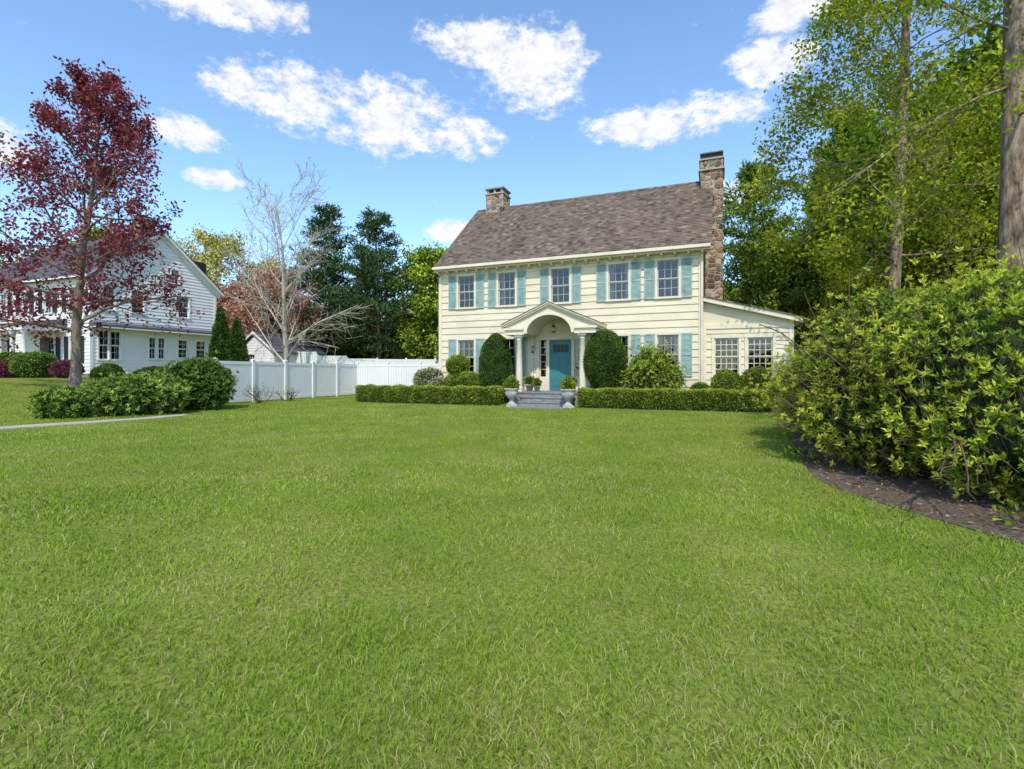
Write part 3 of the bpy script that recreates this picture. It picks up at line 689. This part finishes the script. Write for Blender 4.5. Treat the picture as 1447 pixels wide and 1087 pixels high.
m,nt,out=new_mat('mulch'); L=nt.links.new
tc=N(nt,'ShaderNodeTexCoord'); n1=N(nt,'ShaderNodeTexNoise',i_Scale=22.,i_Detail=8.0,i_Roughness=.75); L(tc.outputs['Object'],n1.inputs['Vector'])
r1=ramp(nt,[(.3,(.05,.033,.022)),(.5,(.14,.095,.062)),(.72,(.32,.235,.16))]); L(n1.outputs['Fac'],r1.inputs[0])
p=N(nt,'ShaderNodeBsdfPrincipled'); p.inputs['Roughness'].default_value=.95
b=N(nt,'ShaderNodeBump',i_Strength=1.,i_Distance=.04); L(n1.outputs['Fac'],b.inputs['Height']); L(b.outputs[0],p.inputs['Normal'])
L(r1.outputs[0],p.inputs['Base Color']); L(p.outputs[0],out.inputs[0]); M_MULCH=m
bed=[(8.6,14.2),(7.0,13.4),(5.7,10.6),(4.6,8.3),(3.9,6.9),(3.45,5.8),(3.33,5.1),(3.4,4.6),(3.5,3.95),(3.6,3.4),(3.85,2.6),(4.4,1.6),(5.3,.6),(14,.6),(16,14)]
bed2=[h2w(-8.2,-2.35),h2w(-1.9,-2.35),h2w(-1.9,-.1),h2w(-5.5,-.1),h2w(-8.2,-1.2)]
bed3=[h2w(1.4,-2.35),h2w(7.6,-2.35),h2w(8.2,.1),h2w(1.4,-.1)]
def bedobj(name,pg,z=.006):
    w=MB(); w.poly([(x,y,z) for x,y in pg],M_MULCH); w.obj(name)
for q in (bed,bed2,bed3): bedobj('mulch_bed',q)
def inpoly(px,py,pg):
    c=np.zeros(len(px),bool); n=len(pg)
    for i in range(n):
        x0,y0=pg[i];x1,y1=pg[(i+1)%n]
        if y0==y1: continue
        k=((y0>py)!=(y1>py))&(px<(x1-x0)*(py-y0)/(y1-y0)+x0); c^=k
    return c
pp=[(-15.0,8.6),(-12.4,9.9),(-11.0,11.0),(-10.1,12.3),(-9.5,13.4),(-9.2,14.4)]
w=MB(); lft=[];rgt=[]
for i,(x,y) in enumerate(pp):
    a=pp[max(i-1,0)];b=pp[min(i+1,len(pp)-1)]; dx,dy=b[0]-a[0],b[1]-a[1]; l=math.hypot(dx,dy); wd=.42*(1-.1*i)
    lft.append((x-dy/l*wd,y+dx/l*wd)); rgt.append((x+dy/l*wd,y-dx/l*wd))
for i in range(len(pp)-1):
    q=[lft[i],rgt[i],rgt[i+1],lft[i+1]]
    w.extrude([(x,y,float(gz(x,y))-.03) for x,y in q],(0,0,.055),M_CONC)
w.obj('concrete_path')
pathpoly=lft+rgt[::-1]
w=MB(); a=[h2w(-1.0,-3.1),h2w(1.0,-3.1),h2w(1.0,-2.16),h2w(-1.0,-2.16)]
w.extrude([(x,y,-.03) for x,y in a],(0,0,.05),M_SLATE); w.obj('stone_landing')

# ================================================================ GRASS
rng=np.random.default_rng(5)
NG=640000
r=1.2+(27-1.2)*rng.uniform(size=NG)**1.2
th=rng.uniform(-1.0,1.0,NG); x=r*np.sin(th); y=r*np.cos(th)
tt=(x-HX)*cr+(y-HY)*sr; dd=-(x-HX)*sr+(y-HY)*cr
jx=rng.normal(size=NG)*.03; jy=rng.normal(size=NG)*.03
k=~inpoly(x+jx,y+jy,bed)&~inpoly(x,y,bed2)&~inpoly(x,y,bed3)&~inpoly(x,y,pathpoly)
k&=~((tt>-5.5)&(tt<8.3)&(dd>-.3)); k&=~((tt>-1.6)&(tt<1.6)&(dd>-2.2)); k&=~((np.abs(tt)<1.0)&(dd>-3.1)&(dd<-2))
def fbm2(x,y,sc,seed,oct=3):
    g=np.random.default_rng(seed); out=0; amp=1
    for o in range(oct):
        G=g.normal(size=(128,128)); u=(x/sc)%128; v=(y/sc)%128; i=u.astype(int);j=v.astype(int); fu=sst(u-i);fv=sst(v-j)
        i1=(i+1)%128;j1=(j+1)%128; out=out+amp*((G[i,j]*(1-fu)+G[i1,j]*fu)*(1-fv)+(G[i,j1]*(1-fu)+G[i1,j1]*fu)*fv); amp*=.6; sc/=2.1
    return out
cl=fbm2(x+60,y+60,.28,1); bigp=fbm2(x+60,y+60,1.7,2)
k&=rng.uniform(size=NG)<(.76+.14*cl)
x,y,r,cl,bigp=x[k],y[k],r[k],cl[k],bigp[k]; n=len(x); z=gz(x,y)
P=np.stack([x,y,z-.005],1)
hgt=np.maximum(.033+.014*rng.uniform(size=n)+.006*cl,.015)*rng.uniform(.6,1.2,n)
wd=.0034*(1+np.maximum(r-2,0)*.26)*rng.uniform(.7,1.3,n)
a=rng.uniform(0,6.283,n); S=np.stack([np.cos(a),np.sin(a),0*a],1)
la=rng.uniform(0,6.283,n)+0; ln=rng.uniform(.3,1.2,n); Ld=np.stack([np.cos(la)*ln,np.sin(la)*ln,0*la],1)
H=hgt[:,None]; W=wd[:,None]; UP=np.array([0,0,1.])
rn=np.clip(.45+.06*cl+.08*bigp+rng.normal(size=n)*.15,0,1)
dryf=fbm2(x+60,y+60,.75,3); dry=rng.uniform(size=n)<np.clip(.14+.10*dryf,.02,.45)
rn=np.where(dry,rng.uniform(.88,1.0,n),rn*.86)
near=r<7
parts=[]
q=near
v=np.empty((q.sum(),5,3)); mid=P[q]+UP*H[q]*.6+Ld[q]*H[q]*.3
v[:,0]=P[q]-S[q]*W[q]*.5; v[:,1]=P[q]+S[q]*W[q]*.5; v[:,2]=mid+S[q]*W[q]*.42; v[:,3]=mid-S[q]*W[q]*.42; v[:,4]=P[q]+UP*H[q]*.9+Ld[q]*H[q]*1.0
nn=q.sum(); base=np.arange(nn)[:,None]*5
parts.append((v.reshape(-1,3),base+np.array([[0,1,2,3]]),0,rn[q],False))
tv=v[:,[3,2,4]].reshape(-1,3); parts.append((tv,np.arange(nn*3).reshape(-1,3),0,rn[q],False))
q=~near; nn=q.sum(); v=np.empty((nn,3,3)); v[:,0]=P[q]-S[q]*W[q]*.5; v[:,1]=P[q]+S[q]*W[q]*.5; v[:,2]=P[q]+UP*H[q]+Ld[q]*H[q]*.6
parts.append((v.reshape(-1,3),np.arange(nn*3).reshape(-1,3),0,rn[q],False))
L_GRASS=leafmat('grass_blade',[(0,(.09,.165,.014)),(.4,(.205,.31,.028)),(.84,(.345,.42,.055)),(.9,(.40,.38,.13)),(1,(.46,.41,.19))],.2,.7,.88,1.12)
np_obj('lawn_grass',parts,[L_GRASS])

# ================================================================ HEDGES & SHRUBS
def hedge(name,t0,t1,d0,d1,h,n,seed):
    rng=np.random.default_rng(seed); parts=[]
    A=np.array([(t1-t0)*h,(t1-t0)*h*.5,(t1-t0)*(d1-d0),(d1-d0)*h,(d1-d0)*h]); A/=A.sum(); S=rng.choice(5,size=n,p=A)
    u=rng.uniform(size=n); v=rng.uniform(size=n); P=np.empty((n,3)); Nn=np.zeros((n,3))
    for s,(fx,nn) in enumerate([('f',(0,-1,0)),('b',(0,1,0)),('t',(0,0,1)),('l',(-1,0,0)),('r',(1,0,0))]):
        q=S==s; Nn[q]=nn
        if fx=='f': P[q]=np.stack([t0+(t1-t0)*u[q],np.full(q.sum(),d0),.03+(h-.03)*v[q]],1)
        if fx=='b': P[q]=np.stack([t0+(t1-t0)*u[q],np.full(q.sum(),d1),.03+(h-.03)*v[q]],1)
        if fx=='t': P[q]=np.stack([t0+(t1-t0)*u[q],d0+(d1-d0)*v[q],np.full(q.sum(),h)],1)
        if fx=='l': P[q]=np.stack([np.full(q.sum(),t0),d0+(d1-d0)*u[q],.03+(h-.03)*v[q]],1)
        if fx=='r': P[q]=np.stack([np.full(q.sum(),t1),d0+(d1-d0)*u[q],.03+(h-.03)*v[q]],1)
    dj=np.abs(rng.normal(size=n))*.05; wv=.02*np.sin(P[:,0]*4.3+P[:,2]*5)+.02*np.sin(P[:,0]*9.1+P[:,1]*6)
    P+=Nn*(wv-dj+.02)[:,None]
    D=Nn*.6+rng.normal(size=(n,3))*.55; D[:,2]+=.4
    x=HX+P[:,0]*cr-P[:,1]*sr; y=HY+P[:,0]*sr+P[:,1]*cr; P2=np.stack([x,y,P[:,2]],1)
    dx=D[:,0]*cr-D[:,1]*sr; dy=D[:,0]*sr+D[:,1]*cr; D=np.stack([dx,dy,D[:,2]],1)
    vv,f=leaves(P2,D,.055*rng.uniform(.6,1.3,n),.033*rng.uniform(.7,1.2,n),rng,.5)
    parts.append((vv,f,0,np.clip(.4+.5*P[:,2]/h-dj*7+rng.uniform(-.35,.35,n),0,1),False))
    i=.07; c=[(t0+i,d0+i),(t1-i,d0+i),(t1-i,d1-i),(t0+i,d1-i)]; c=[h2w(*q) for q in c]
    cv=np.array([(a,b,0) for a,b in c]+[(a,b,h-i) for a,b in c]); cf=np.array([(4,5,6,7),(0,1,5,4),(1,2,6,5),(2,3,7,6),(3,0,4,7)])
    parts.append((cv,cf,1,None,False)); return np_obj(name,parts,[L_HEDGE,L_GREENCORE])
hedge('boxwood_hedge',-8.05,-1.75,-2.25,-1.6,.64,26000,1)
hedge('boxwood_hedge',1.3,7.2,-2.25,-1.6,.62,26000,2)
def E(t,d,z,r,ry,rzz):
    x,y=h2w(t,d); return (x,y,z,r,ry,rzz)
bush('topiary_yew',[E(-2.35,-.95,1.45,.66,.66,1.28),E(-2.35,-.95,.7,.5,.5,.7)],22000,.055,.026,[L_TOPI,L_GREENCORE,B_TWIG],11,.05,.07,core=.88)
bush('topiary_yew',[E(2.0,-1.15,1.6,.78,.75,1.1),E(2.0,-1.15,.8,.5,.5,.8)],24000,.055,.026,[L_TOPI,L_GREENCORE,B_TWIG],12,.05,.07,core=.88)
bush('tiered_topiary',[E(-4.1,-.8,1.5,.48,.48,.42),E(-4.1,-.8,.8,.58,.58,.4),E(-3.5,-.95,.75,.55,.5,.5)],14000,.06,.03,[L_HEDGE,L_GREENCORE,B_TWIG],13,.07,.1)
bush('flowering_azalea',[E(-5.4,-.9,.8,.62,.6,.62),E(-4.9,-1.1,.6,.4,.4,.45)],9000,.07,.04,[L_FLOWER,L_GREENCORE,B_TWIG],14,.12,.12)
bush('lilac_bush',[E(3.6,-1.1,1.25,.72,.6,.75),E(3.1,-1.0,1.0,.5,.45,.5),E(4.1,-1.0,.95,.5,.45,.5)],2400,.11,.045,[L_HEDGE,L_GREENCORE,B_TWIG],15,.25,.28,whorl=5,stems=14,core=.4)
bush('rounded_shrub',[E(6.0,-.7,.75,.5,.45,.58)],7000,.05,.03,[L_HEDGE,L_GREENCORE,B_TWIG],16,.1,.12)
bush('rounded_shrub',[E(6.9,-.75,.78,.5,.45,.6)],7000,.05,.03,[L_HEDGE,L_GREENCORE,B_TWIG],17,.1,.12)
bush('rounded_shrub',[E(5.2,-.7,.5,.4,.4,.35)],4000,.05,.03,[L_RHODO,L_GREENCORE,B_TWIG],18,.1,.12)
def urn(t,d,z):
    x,y=h2w(t,d); root=empty('garden_urn',(x,y,z)); w=MB()
    w.box(-.19,.19,-.19,.19,0,.08,M_URN)
    w.lathe(0,0,[(.17,.08),(.15,.11),(.08,.17),(.065,.23),(.09,.28),(.17,.33),(.23,.42),(.24,.5),(.23,.57),(.27,.6),(.28,.63),(.26,.65),(.22,.63)],M_URN,24); w.obj('urn',root)
    o=bush('urn_plant',[(0,0,.78,.25,.25,.18),(0,.05,.88,.14,.14,.17)],1500,.09,.035,[L_HEDGE,L_GREENCORE,B_TWIG],int(abs(t*10))+3,.2,.2,ground=.55); o.parent=root
urn(-1.12,-2.35,0); urn(.98,-2.4,0)
def pot(t,d,z,s,mat,nm='potted_plant'):
    x,y=h2w(t,d); root=empty(nm,(x,y,z)); w=MB(); w.lathe(0,0,[(.09*s,0),(.13*s,.2*s),(.145*s,.2*s),(.145*s,.24*s),(.12*s,.24*s)],mat,16); w.obj('pot',root)
    o=bush('plant',[(0,0,.36*s,.17*s,.17*s,.16*s)],500,.07,.03,[L_HEDGE,L_GREENCORE,B_TWIG],int(abs(t*7))+5,.2,.2,ground=.2*s); o.parent=root
pot(-.85,-1.2,.5,1.1,M_URN); pot(-.5,-1.35,.5,.9,M_URN); pot(.85,-1.35,.5,1.0,M_POT)

RH=[L_RHODO,L_GREENCORE,B_TWIG]
bush('rhododendron_bush',[(-12.0,13.7,.36,.62,.6,.44),(-11.6,13.9,.3,.5,.5,.36)],1400,.11,.045,RH,21,.15,.15,whorl=7)
bush('rhododendron_bush',[(-10.95,14.7,.5,1.0,.9,.58),(-10.2,14.9,.45,.6,.6,.5),(-11.7,15.2,.5,.8,.8,.58),(-10.8,15.3,.66,.85,.8,.52)],3200,.11,.045,RH,22,.13,.15,whorl=7)
bush('rhododendron_bush',[(-10.45,17.0,.85,.98,.9,.82),(-9.85,16.6,.6,.6,.6,.6),(-11.2,17.3,.7,.7,.7,.72)],2800,.11,.045,[L_TOPI,L_GREENCORE,B_TWIG],23,.10,.15,whorl=7)
bush('bare_shrub',[(-9.9,20.3,.4,.35,.35,.4)],120,.06,.03,RH,24,.3,.4,stems=8,core=0)
bush('bare_shrub',[(-9.5,21.7,.3,.3,.3,.3)],90,.06,.03,RH,25,.3,.4,stems=7,core=0)
def gb(name,px,py,z,r,h,seed,mats=RH,n=3500):
    z0=float(gz(px,py)); bush(name,[(px,py,z0+h*.5,r,r,h*.55)],n,.1,.05,mats,seed,.12,.12,ground=z0)
gb('rounded_shrub',-23.5,25.2,0,.9,1.2,31); gb('rounded_shrub',-21.6,24.8,0,.6,.8,32,[L_MAG,L_GREENCORE,B_TWIG]); gb('rounded_shrub',-26.2,26.8,0,.9,1.3,33)
gb('rounded_shrub',-20.4,25.8,0,.6,.7,34); gb('rounded_shrub',-18.5,26.5,0,.7,.8,35,[L_MAG,L_GREENCORE,B_TWIG]); gb('rounded_shrub',-24.8,25.0,0,.5,.7,36,[L_MAG,L_GREENCORE,B_TWIG])
gb('rounded_shrub',-17.2,24.5,0,.8,.9,37); gb('rounded_shrub',-19.4,24.3,0,.5,.6,38)
for i,(x,y,h) in enumerate([(-17.1,30,4.4),(-16.3,30.3,3.9)]):
    z0=float(gz(x,y)); bush('arborvitae_tree',[(x,y,z0+h*.36,.55,.55,h*.38),(x,y,z0+h*.6,.40,.40,h*.32),(x,y,z0+h*.78,.22,.22,h*.26)],9000,.14,.06,[L_TOPI,L_GREENCORE,B_TWIG],40+i,.06,.1,ground=z0,core=.85)

BB=[(6.2,8.9,.9,1.45,1.7,1.0),(5.25,6.95,1.05,1.35,1.3,1.22),(5.35,5.35,1.05,1.35,1.25,1.2),(6.8,6.3,1.2,1.6,1.7,1.3),(4.6,6.3,.6,.85,.9,.65),(4.8,4.6,.6,.8,.8,.65),(6.3,4.3,.95,1.3,1.1,1.2),(7.5,10.8,.7,1.1,1.2,.8)]
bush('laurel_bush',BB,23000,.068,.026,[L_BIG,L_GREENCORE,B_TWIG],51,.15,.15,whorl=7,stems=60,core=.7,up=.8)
bush('leaf_litter_plants',[(4.3,3.75,.1,.35,.3,.22),(3.95,3.9,.05,.2,.2,.15),(3.95,7.0,.05,.2,.3,.12)],500,.06,.035,[L_BIG,L_GREENCORE,B_TWIG],52,.2,.2,core=0)
n=11000; rg=np.random.default_rng(9); x=rg.uniform(3.2,9,n); y=rg.uniform(2,14,n); k=inpoly(x,y,bed); x,y=x[k],y[k]; n=len(x)
D=rg.normal(size=(n,3)); D[:,2]*=.2; v,f=leaves(np.stack([x,y,np.full(n,.015)+rg.uniform(0,.02,n)],1),D,rg.uniform(.02,.07,n),rg.uniform(.008,.025,n),rg,2.)
L_LIT=leafmat('leaf_litter',[(0,(.07,.045,.03)),(.6,(.25,.17,.1)),(1,(.45,.34,.22))],0)
np_obj('leaf_litter',[(v,f,0,rg.uniform(size=n),False)],[L_LIT])

# ================================================================ TREES
crown=lambda w: (math.sin(math.pi*min(1,.18+.82*w))**.7)*.9+.12
redp=lambda w: (.8+.3*math.sin(w*3.0)) * (1-w)**.6+.1
rt=tree_mesh('red_maple',3,12.3,.19,.18,redp,3.9,38,[B_GREY,L_RED],elev=(5,38),nsub=8,ntw=5,leafn=6,LL=.15,LW=.10,sig=.13,twr=.008)
inst('red_maple_tree',rt,(-17.4,20.3,float(gz(-17.4,20.3))),1.0,.6)
bare=tree_mesh('bare',7,13.0,.22,.12,lambda w:1.05-.45*w,6.4,26,[B_PALE,L_RED],elev=(35,58),nsub=9,ntw=8,leafn=0,trop=.02,twr=.014,sw=.08,lsc=.8)
inst('bare_tree',bare,(-16.3,37,.2),1.0,1.0)
pineA=pine_mesh('pineA',21,16,4.9,[B_PINE,L_PINE],cb=.16,tuft=34,dens=.85)
pineB=pine_mesh('pineB',22,16,5.0,[B_PINE,L_PINE],cb=.2,gap=.4,tuft=34,dens=.8)
inst('pine_tree',pineA,(-17.0,46,.2),1.02,.3); inst('pine_tree',pineB,(-11.7,45,.1),.98,1.7); inst('pine_tree',pineB,(-8.6,51,.1),.85,3.0)
inst('pine_tree',pineA,(-14.6,52,.1),.85,4.0)
inst('pine_tree',pineA,(-6.0,52,.1),.78,2.2); inst('pine_tree',pineB,(-20.5,56,.1),.8,.2)
dA=tree_mesh('decA',31,13,.28,.14,crown,4.6,34,[B_BROWN,L_GREEN],nsub=7,ntw=4,leafn=11,LL=.32,LW=.21,sig=.32)
dB=tree_mesh('decB',32,14,.3,.12,crown,4.8,34,[B_BROWN,L_SPRING],nsub=7,ntw=4,leafn=10,LL=.24,LW=.16,sig=.3)
dO=tree_mesh('decO',33,10,.2,.15,crown,3.8,24,[B_BROWN,L_ORANGE],nsub=7,ntw=4,leafn=8,LL=.22,LW=.15,sig=.25)
dY=tree_mesh('decY',34,13,.25,.2,crown,4.2,26,[B_GREY,L_YELL],nsub=7,ntw=4,leafn=8,LL=.24,LW=.16,sig=.25)
inst('yellow_green_tree',dY,(-30,52,.4),1.12,0); inst('yellow_green_tree',dY,(-26,54,.4),.95,2)
inst('orange_maple_tree',dO,(-22,44,.3),.95,1); inst('orange_maple_tree',dO,(-18.9,42,.3),.82,3); inst('orange_maple_tree',dO,(-25.5,46,.3),.85,4)
inst('green_tree',dA,(-5.5,44,.0),.85,1); inst('green_tree',dA,(-9.5,60,0),.7,2); inst('green_tree',dA,(-14.5,62,0),.65,4); inst('green_tree',dA,(-20,64,0),.8,5)
inst('green_tree',dA,(-38,46,.5),1.0,5); inst('green_tree',dB,(-44,40,.5),1.0,3)
inst('green_tree',dA,(0,48,0),.7,3); inst('green_tree',dB,(-2.5,56,0),.75,3)
pineC=pine_mesh('pineC',41,15,4.6,[B_PINE,L_PINE2],cb=.08,tuft=32)
for i,(x,y,s,rz_) in enumerate([(14.0,30,.9,0),(17.8,27,1.02,2),(21,33,1.1,1),(12.0,38,.95,4),(25,30,1.1,3),(15.6,25,.74,1)]): inst('light_pine_tree',pineC,(x,y,0),s,rz_)
for i,(x,y,s,rz_) in enumerate([(19.5,23,1.0,2),(23.5,24,1.15,1),(13.4,27,.6,3),(29,22,1.1,2.5)]): inst('green_tree',dA,(x,y,0),s,rz_)
for i,(x,y,s,rz_) in enumerate([(20.0,18.5,1.0,0),(25,17,1.1,2),(16.2,19,.74,1)]): inst('spring_tree',dB,(x,y,0),s,rz_)
tN=tree_mesh('nearT',61,18,.22,.25,lambda w:.95-.2*w,4.3,36,[B_PINE,L_SPRING],elev=(-10,30),nsub=9,ntw=5,leafn=10,LL=.14,LW=.09,sig=.17,trop=-.01,wob=.01,t_end=.4,lsc=.5)
inst('tall_spring_tree',tN,(12.6,17.0,0),1.0,.5)
tM=tree_mesh('nearM',62,16,.27,.40,lambda w:.95 if w<.28 else .4,4.0,30,[B_PINE,L_SPRING],elev=(-15,22),nsub=9,ntw=5,leafn=11,LL=.11,LW=.065,sig=.15,trop=-.025,wob=.008,t_end=.5,lsc=.35)
inst('tall_spring_tree',tM,(9.5,9.75,0),1.0,2.2)
rg=np.random.default_rng(77); Pn=[];CLn=[]
for i in range(95):
    a=rg.uniform(-1.15,1.15); d=rg.uniform(75,110); cx,cy=d*math.sin(a),d*math.cos(a); h=rg.uniform(7,11)
    n=800; q=nrm(rg.normal(size=(n,3)))*rg.uniform(.5,1,(n,1))*np.array([4.5,4.5,h*.52]); q+=np.array([cx,cy,h*.5]); Pn.append(q); CLn.append(np.clip(rg.uniform()*.6+rg.uniform(0,.4,n),0,1))
P=np.concatenate(Pn);c=np.concatenate(CLn); v,f=leaves(P,rg.normal(size=P.shape),rg.uniform(.6,1.2,len(P)),rg.uniform(.4,.8,len(P)),rg,.5)
np_obj('distant_trees',[(v,f,0,c,False)],[L_GREEN])

# ================================================================ LIGHT, SKY, CAMERA
el=math.radians(50); azr=math.radians(185)
sd=Vector((math.sin(azr)*math.cos(el),math.cos(azr)*math.cos(el),math.sin(el)))
sun=bpy.data.lights.new('sun','SUN'); sun.energy=3.9; sun.angle=math.radians(.8); sun.color=(1,.94,.85)
so_=bpy.data.objects.new('sun',sun); scene.collection.objects.link(so_); so_.rotation_euler=(-sd).to_track_quat('-Z','Y').to_euler()
wd_=bpy.data.worlds.new('World'); scene.world=wd_; wd_.use_nodes=True; nt=wd_.node_tree; nt.nodes.clear(); L=nt.links.new
out=N(nt,'ShaderNodeOutputWorld'); bg=N(nt,'ShaderNodeBackground'); bg.inputs[1].default_value=.15; L(bg.outputs[0],out.inputs[0])
sky=N(nt,'ShaderNodeTexSky'); sky.sky_type='NISHITA'; sky.sun_disc=False; sky.sun_elevation=el; sky.sun_rotation=azr; sky.ozone_density=2.0; sky.air_density=1.0; sky.dust_density=.5
tc=N(nt,'ShaderNodeTexCoord'); sx=N(nt,'ShaderNodeSeparateXYZ'); L(tc.outputs['Generated'],sx.inputs[0])
def MT(op,a,b=None,c=None):
    n=N(nt,'ShaderNodeMath',operation=op)
    for i,s in enumerate((a,b,c)):
        if s is None: continue
        if hasattr(s,'is_output'): L(s,n.inputs[i])
        else: n.inputs[i].default_value=s
    return n.outputs[0]
az=MT('ARCTAN2',sx.outputs[0],sx.outputs[1]); ele=MT('ARCSINE',sx.outputs[2])
def ang(px,py):
    x=(px-723.5)/722; z=(527-py)/722; return math.atan2(x,1),math.atan2(z,math.hypot(x,1))
CL=[(265,0,120,30),(360,10,70,28),(355,122,62,36),(440,142,105,46),(545,165,92,46),(630,195,74,28),(680,70,78,38),(755,95,75,58),(905,180,68,26),(990,158,78,30),(1085,90,56,32),(1125,15,60,26),(262,187,52,22),(300,253,42,14),(10,210,45,34),(640,327,32,14),(1045,272,42,18)]
acc=None
for (px,py,hw,hh) in CL:
    a0,e0=ang(px,py); a1,_=ang(px+hw,py); a2,_=ang(px-hw,py); _,e1=ang(px,py-hh); _,e2=ang(px,py+hh)
    ra=(a1-a2)/2; rb=abs(e1-e2)/2
    da=MT('MULTIPLY',MT('SUBTRACT',az,a0),1/ra); de=MT('MULTIPLY',MT('SUBTRACT',ele,e0),1/rb)
    q=MT('SUBTRACT',1.0,MT('ADD',MT('MULTIPLY',da,da),MT('MULTIPLY',de,de)))
    acc=q if acc is None else MT('MAXIMUM',acc,q)
acc=MT('MAXIMUM',acc,-1.3)
mp=N(nt,'ShaderNodeMapping'); mp.inputs['Scale'].default_value=(1,1,1.7); L(tc.outputs['Generated'],mp.inputs[0])
nz=N(nt,'ShaderNodeTexNoise',i_Scale=11.,i_Detail=4.0,i_Roughness=.6); L(mp.outputs[0],nz.inputs['Vector'])
nz2=N(nt,'ShaderNodeTexNoise',i_Scale=34.,i_Detail=6.0,i_Roughness=.68); L(mp.outputs[0],nz2.inputs['Vector'])
dn=MT('ADD',MT('ADD',acc,MT('MULTIPLY',MT('SUBTRACT',nz.outputs['Fac'],.5),3.6)),MT('MULTIPLY',MT('SUBTRACT',nz2.outputs['Fac'],.5),4.0))
mr=N(nt,'ShaderNodeMapRange'); mr.interpolation_type='SMOOTHSTEP'; mr.inputs[1].default_value=-.6; mr.inputs[2].default_value=.95; L(dn,mr.inputs[0])
tint=mul(nt,sky.outputs[0],(1.62,1.85,1.95))
cc=ramp(nt,[(.38,(5.8,6.0,6.3)),(.6,(7.0,7.0,7.1))]); L(nz2.outputs['Fac'],cc.inputs[0])
mx=N(nt,'ShaderNodeMix',data_type='RGBA'); L(MT('MULTIPLY',mr.outputs[0],.98),mx.inputs[0]); L(tint.outputs[2],mx.inputs[6]); L(cc.outputs[0],mx.inputs[7])
L(mx.outputs[2],bg.inputs[0])

cam=bpy.data.cameras.new('camera'); co=bpy.data.objects.new('camera',cam); scene.collection.objects.link(co); scene.camera=co
co.location=(0,0,1.2); co.rotation_euler=(math.radians(90),0,0); cam.sensor_width=36; cam.lens=36*722/1447; cam.shift_y=-16.5/1447; cam.clip_end=3000; cam.clip_start=.05
scene.view_settings.view_transform='Standard'; scene.view_settings.look='None'; scene.view_settings.exposure=0
